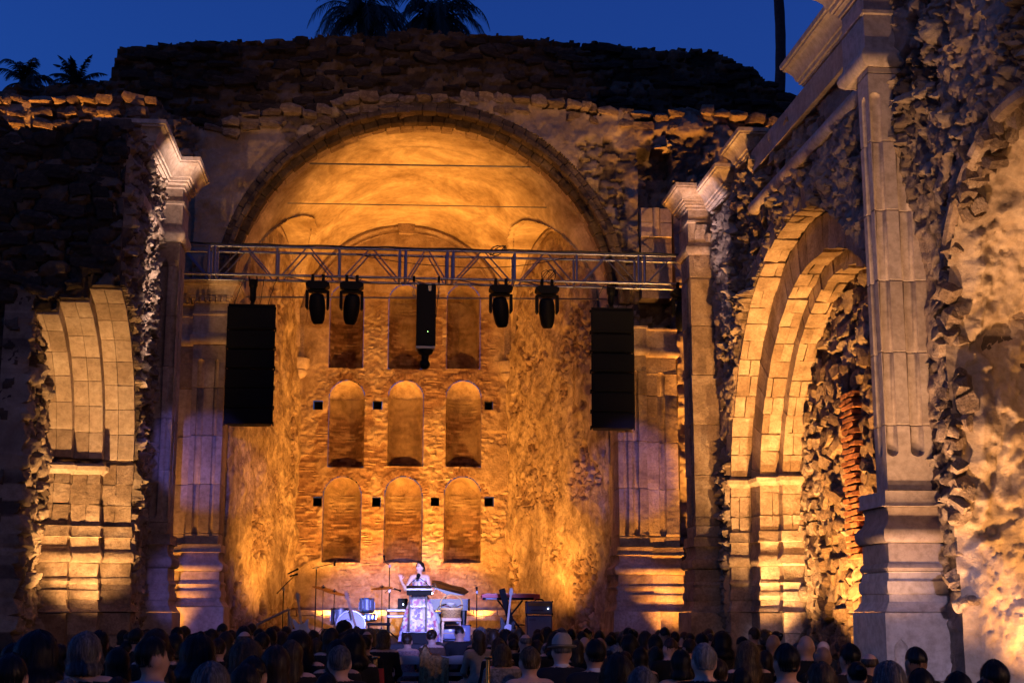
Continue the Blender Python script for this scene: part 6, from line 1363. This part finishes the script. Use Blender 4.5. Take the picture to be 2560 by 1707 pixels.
fn = noise_node(ft_, 30, 4, .6, coords(ft_)); fr2 = ramp(ft_, [(.4,(.75,.7,.74)),(.6,(1,1,1))]); ft_.links.new(fn.outputs[0], fr2.inputs[0])
ft_.links.new(mixc(ft_, fr.outputs[0], fr2.outputs[0], .8, 'MULTIPLY'), fb_.inputs['Base Color']); fb_.inputs['Roughness'].default_value = .7
m = MB(); rings = []
for z, rx, ry, fo in ((1.345,.150,.112,.0),(1.31,.158,.122,.004),(1.26,.165,.135,.004),(1.18,.142,.115,.004),(1.10,.128,.103,.003),(1.06,.130,.105,.004),(.95,.19,.16,.014),(.8,.245,.225,.022),(.6,.305,.30,.03),(.4,.36,.355,.036),(.2,.405,.40,.04),(.03,.435,.43,.045)):
    rings.append([((rx+fo*math.sin(9*a+z*1.5))*math.sin(a), -(ry+fo*math.sin(9*a+z*1.5))*math.cos(a)-.005, z + (.02*math.sin(3*a) if z > 1.34 else 0)) for a in [2*math.pi*k/72 for k in range(72)]])
m.rings(rings, cap=False); m.build('gown', FLOR, wt_, smooth=True, fix=False)
m = MB(); NPh = 40; rings = []
for j in range(11):
    th = R(4+102*j/10); ring = []
    for k in range(NPh):
        a = 2*math.pi*k/NPh; fr_ = float(sstep(R(100), R(150), np.array(abs(math.pi-a)))) ; tm = th*(1-fr_*.58)
        r = 1.06 + .03*math.sin(11*a+j*.4); ring.append(Vector(hp(.079*r*math.sin(tm)*math.sin(a)*-1, -.098*r*math.sin(tm)*math.cos(a)+.012, 1.603+.102*r*math.cos(tm))))
    rings.append(ring)
m.rings(rings); m.sphere(hp(0,.115,1.575), .042, 12, 8); m.sphere(hp(.055,.06,1.53), .035, 10, 6); m.build('hair', HC['dark brown'], wt_, smooth=True)
EYE = plain('dark eye', (.03,.02,.015), .15); LIP = plain('red lips', (.40,.07,.08), .4); BROW = plain('brow', (.05,.03,.02), .8); WEYE = plain('eye white', (.75,.72,.7), .3)
for s in (-1, 1):
    e = MB(); e.sphere(hp(s*.030,-.074,1.588), .0115, 10, 7); eo = e.build('eye', WEYE, wt_, smooth=True); e = MB(); e.sphere(hp(s*.030,-.083,1.588), .0055, 8, 5); e.build('iris', EYE, eo, smooth=True)
    e = MB(); e.tube([hp(s*.015,-.088,1.606), hp(s*.030,-.087,1.611), hp(s*.047,-.076,1.606)], .004, 5); e.build('eyebrow', BROW, wt_)
e = MB(); e.tube([hp(-.024,-.080,1.529), hp(-.01,-.088,1.527), hp(.01,-.088,1.527), hp(.024,-.080,1.529)], [.004,.007,.007,.004], 6); e.build('lips', LIP, wt_)
e = MB(); e.tube([hp(-.016,-.089,1.5285), hp(.016,-.089,1.5285)], .003, 5); e.build('teeth', WEYE, wt_)
# ------------------------------------------------------------------ palms beyond the walls
PALM = plain('palm leaf', (.028,.040,.022), .6, var=.3, vs=4); TRUNK = plain('palm trunk', (.045,.034,.026), .95, var=.4, vs=9, bm=.8)
def palm(label, top, fronds, L, seed, trunk_r=.2, lean=0, bare=False, leaf=.55, droop=1.0, pts=None):
    rnd = random.Random(seed); t = thing('palm_tree', label, 'palm tree', (top.x-lean, top.y, 0), 'palms behind the ruin', worldparts=True)
    m = MB(); n = 60; m.tube([(top.x - lean*(1-k/n) + (.05*math.sin(k*.4) if bare else 0), top.y, top.z*k/n) for k in range(n+1)], [trunk_r*(1.25-.3*k/n)*(1+.05*(k % 2)) for k in range(n+1)], 12); m.build('trunk', TRUNK, t, smooth=True)
    if not fronds: return
    m = MB(); sp = MB()
    for f in range(fronds):
        az = rnd.uniform(0, 2*math.pi); el = rnd.uniform(-.35, 1.35); ln = L*rnd.uniform(.75, 1.1)
        d = Vector((math.cos(az)*math.cos(el), math.sin(az)*math.cos(el), math.sin(el))); p = Vector(top); pl = [p.copy()]; N = 20
        for k in range(N):
            d = (d + Vector((0,0,-.075*droop*(1+k/10)))).normalized(); p = p + d*ln/N; pl.append(p.copy())
        sp.tube(pl, [.03*(1-k/(N+2)) + .006 for k in range(N+1)], 4, cap=False)
        for k in range(3, N+1):
            d0 = (pl[k]-pl[k-1]).normalized(); sd = d0.cross(Vector((0,0,1)))
            if sd.length < .05: continue
            sd.normalize(); w = leaf*math.sin(math.pi*(.12+.84*k/N))
            for s in (-1, 1):
                for h in (0, .5):
                    b = pl[k-1].lerp(pl[k], h) ; tip = b + sd*s*w*.55*rnd.uniform(.7,1.1) + d0*w*.55 + Vector((0,0,-w*rnd.uniform(.25,.75))); mid = b.lerp(tip, .5) + Vector((0,0,w*.12))
                    e = d0*.022; m.add([b-e, b+e, mid+e*.9, tip, mid-e*.9], [(0,1,2,4), (4,2,3)])
    sp.build('frond_stems', PALM, t); m.build('crown', PALM, t, fix=False)
palm('left of two palm crowns rising behind the gable top', at(905, 50, 52), 70, 2.9, 1, leaf=.62, droop=1.15)
palm('right of two palm crowns rising behind the gable top', at(1095, 58, 54), 80, 2.9, 2, leaf=.7, droop=1.2)
palm('small palm crown showing above the far left wall', at(62, 212, 50), 30, 1.7, 3, leaf=.45)
palm('spiky palm tuft just left of the gable', at(192, 212, 50), 22, 1.25, 4, leaf=.35, droop=.5)
palm('bare dark palm trunk rising out of frame behind the right wall', at(1942, -160, 48), 0, 1, 5, .19, .35, True)
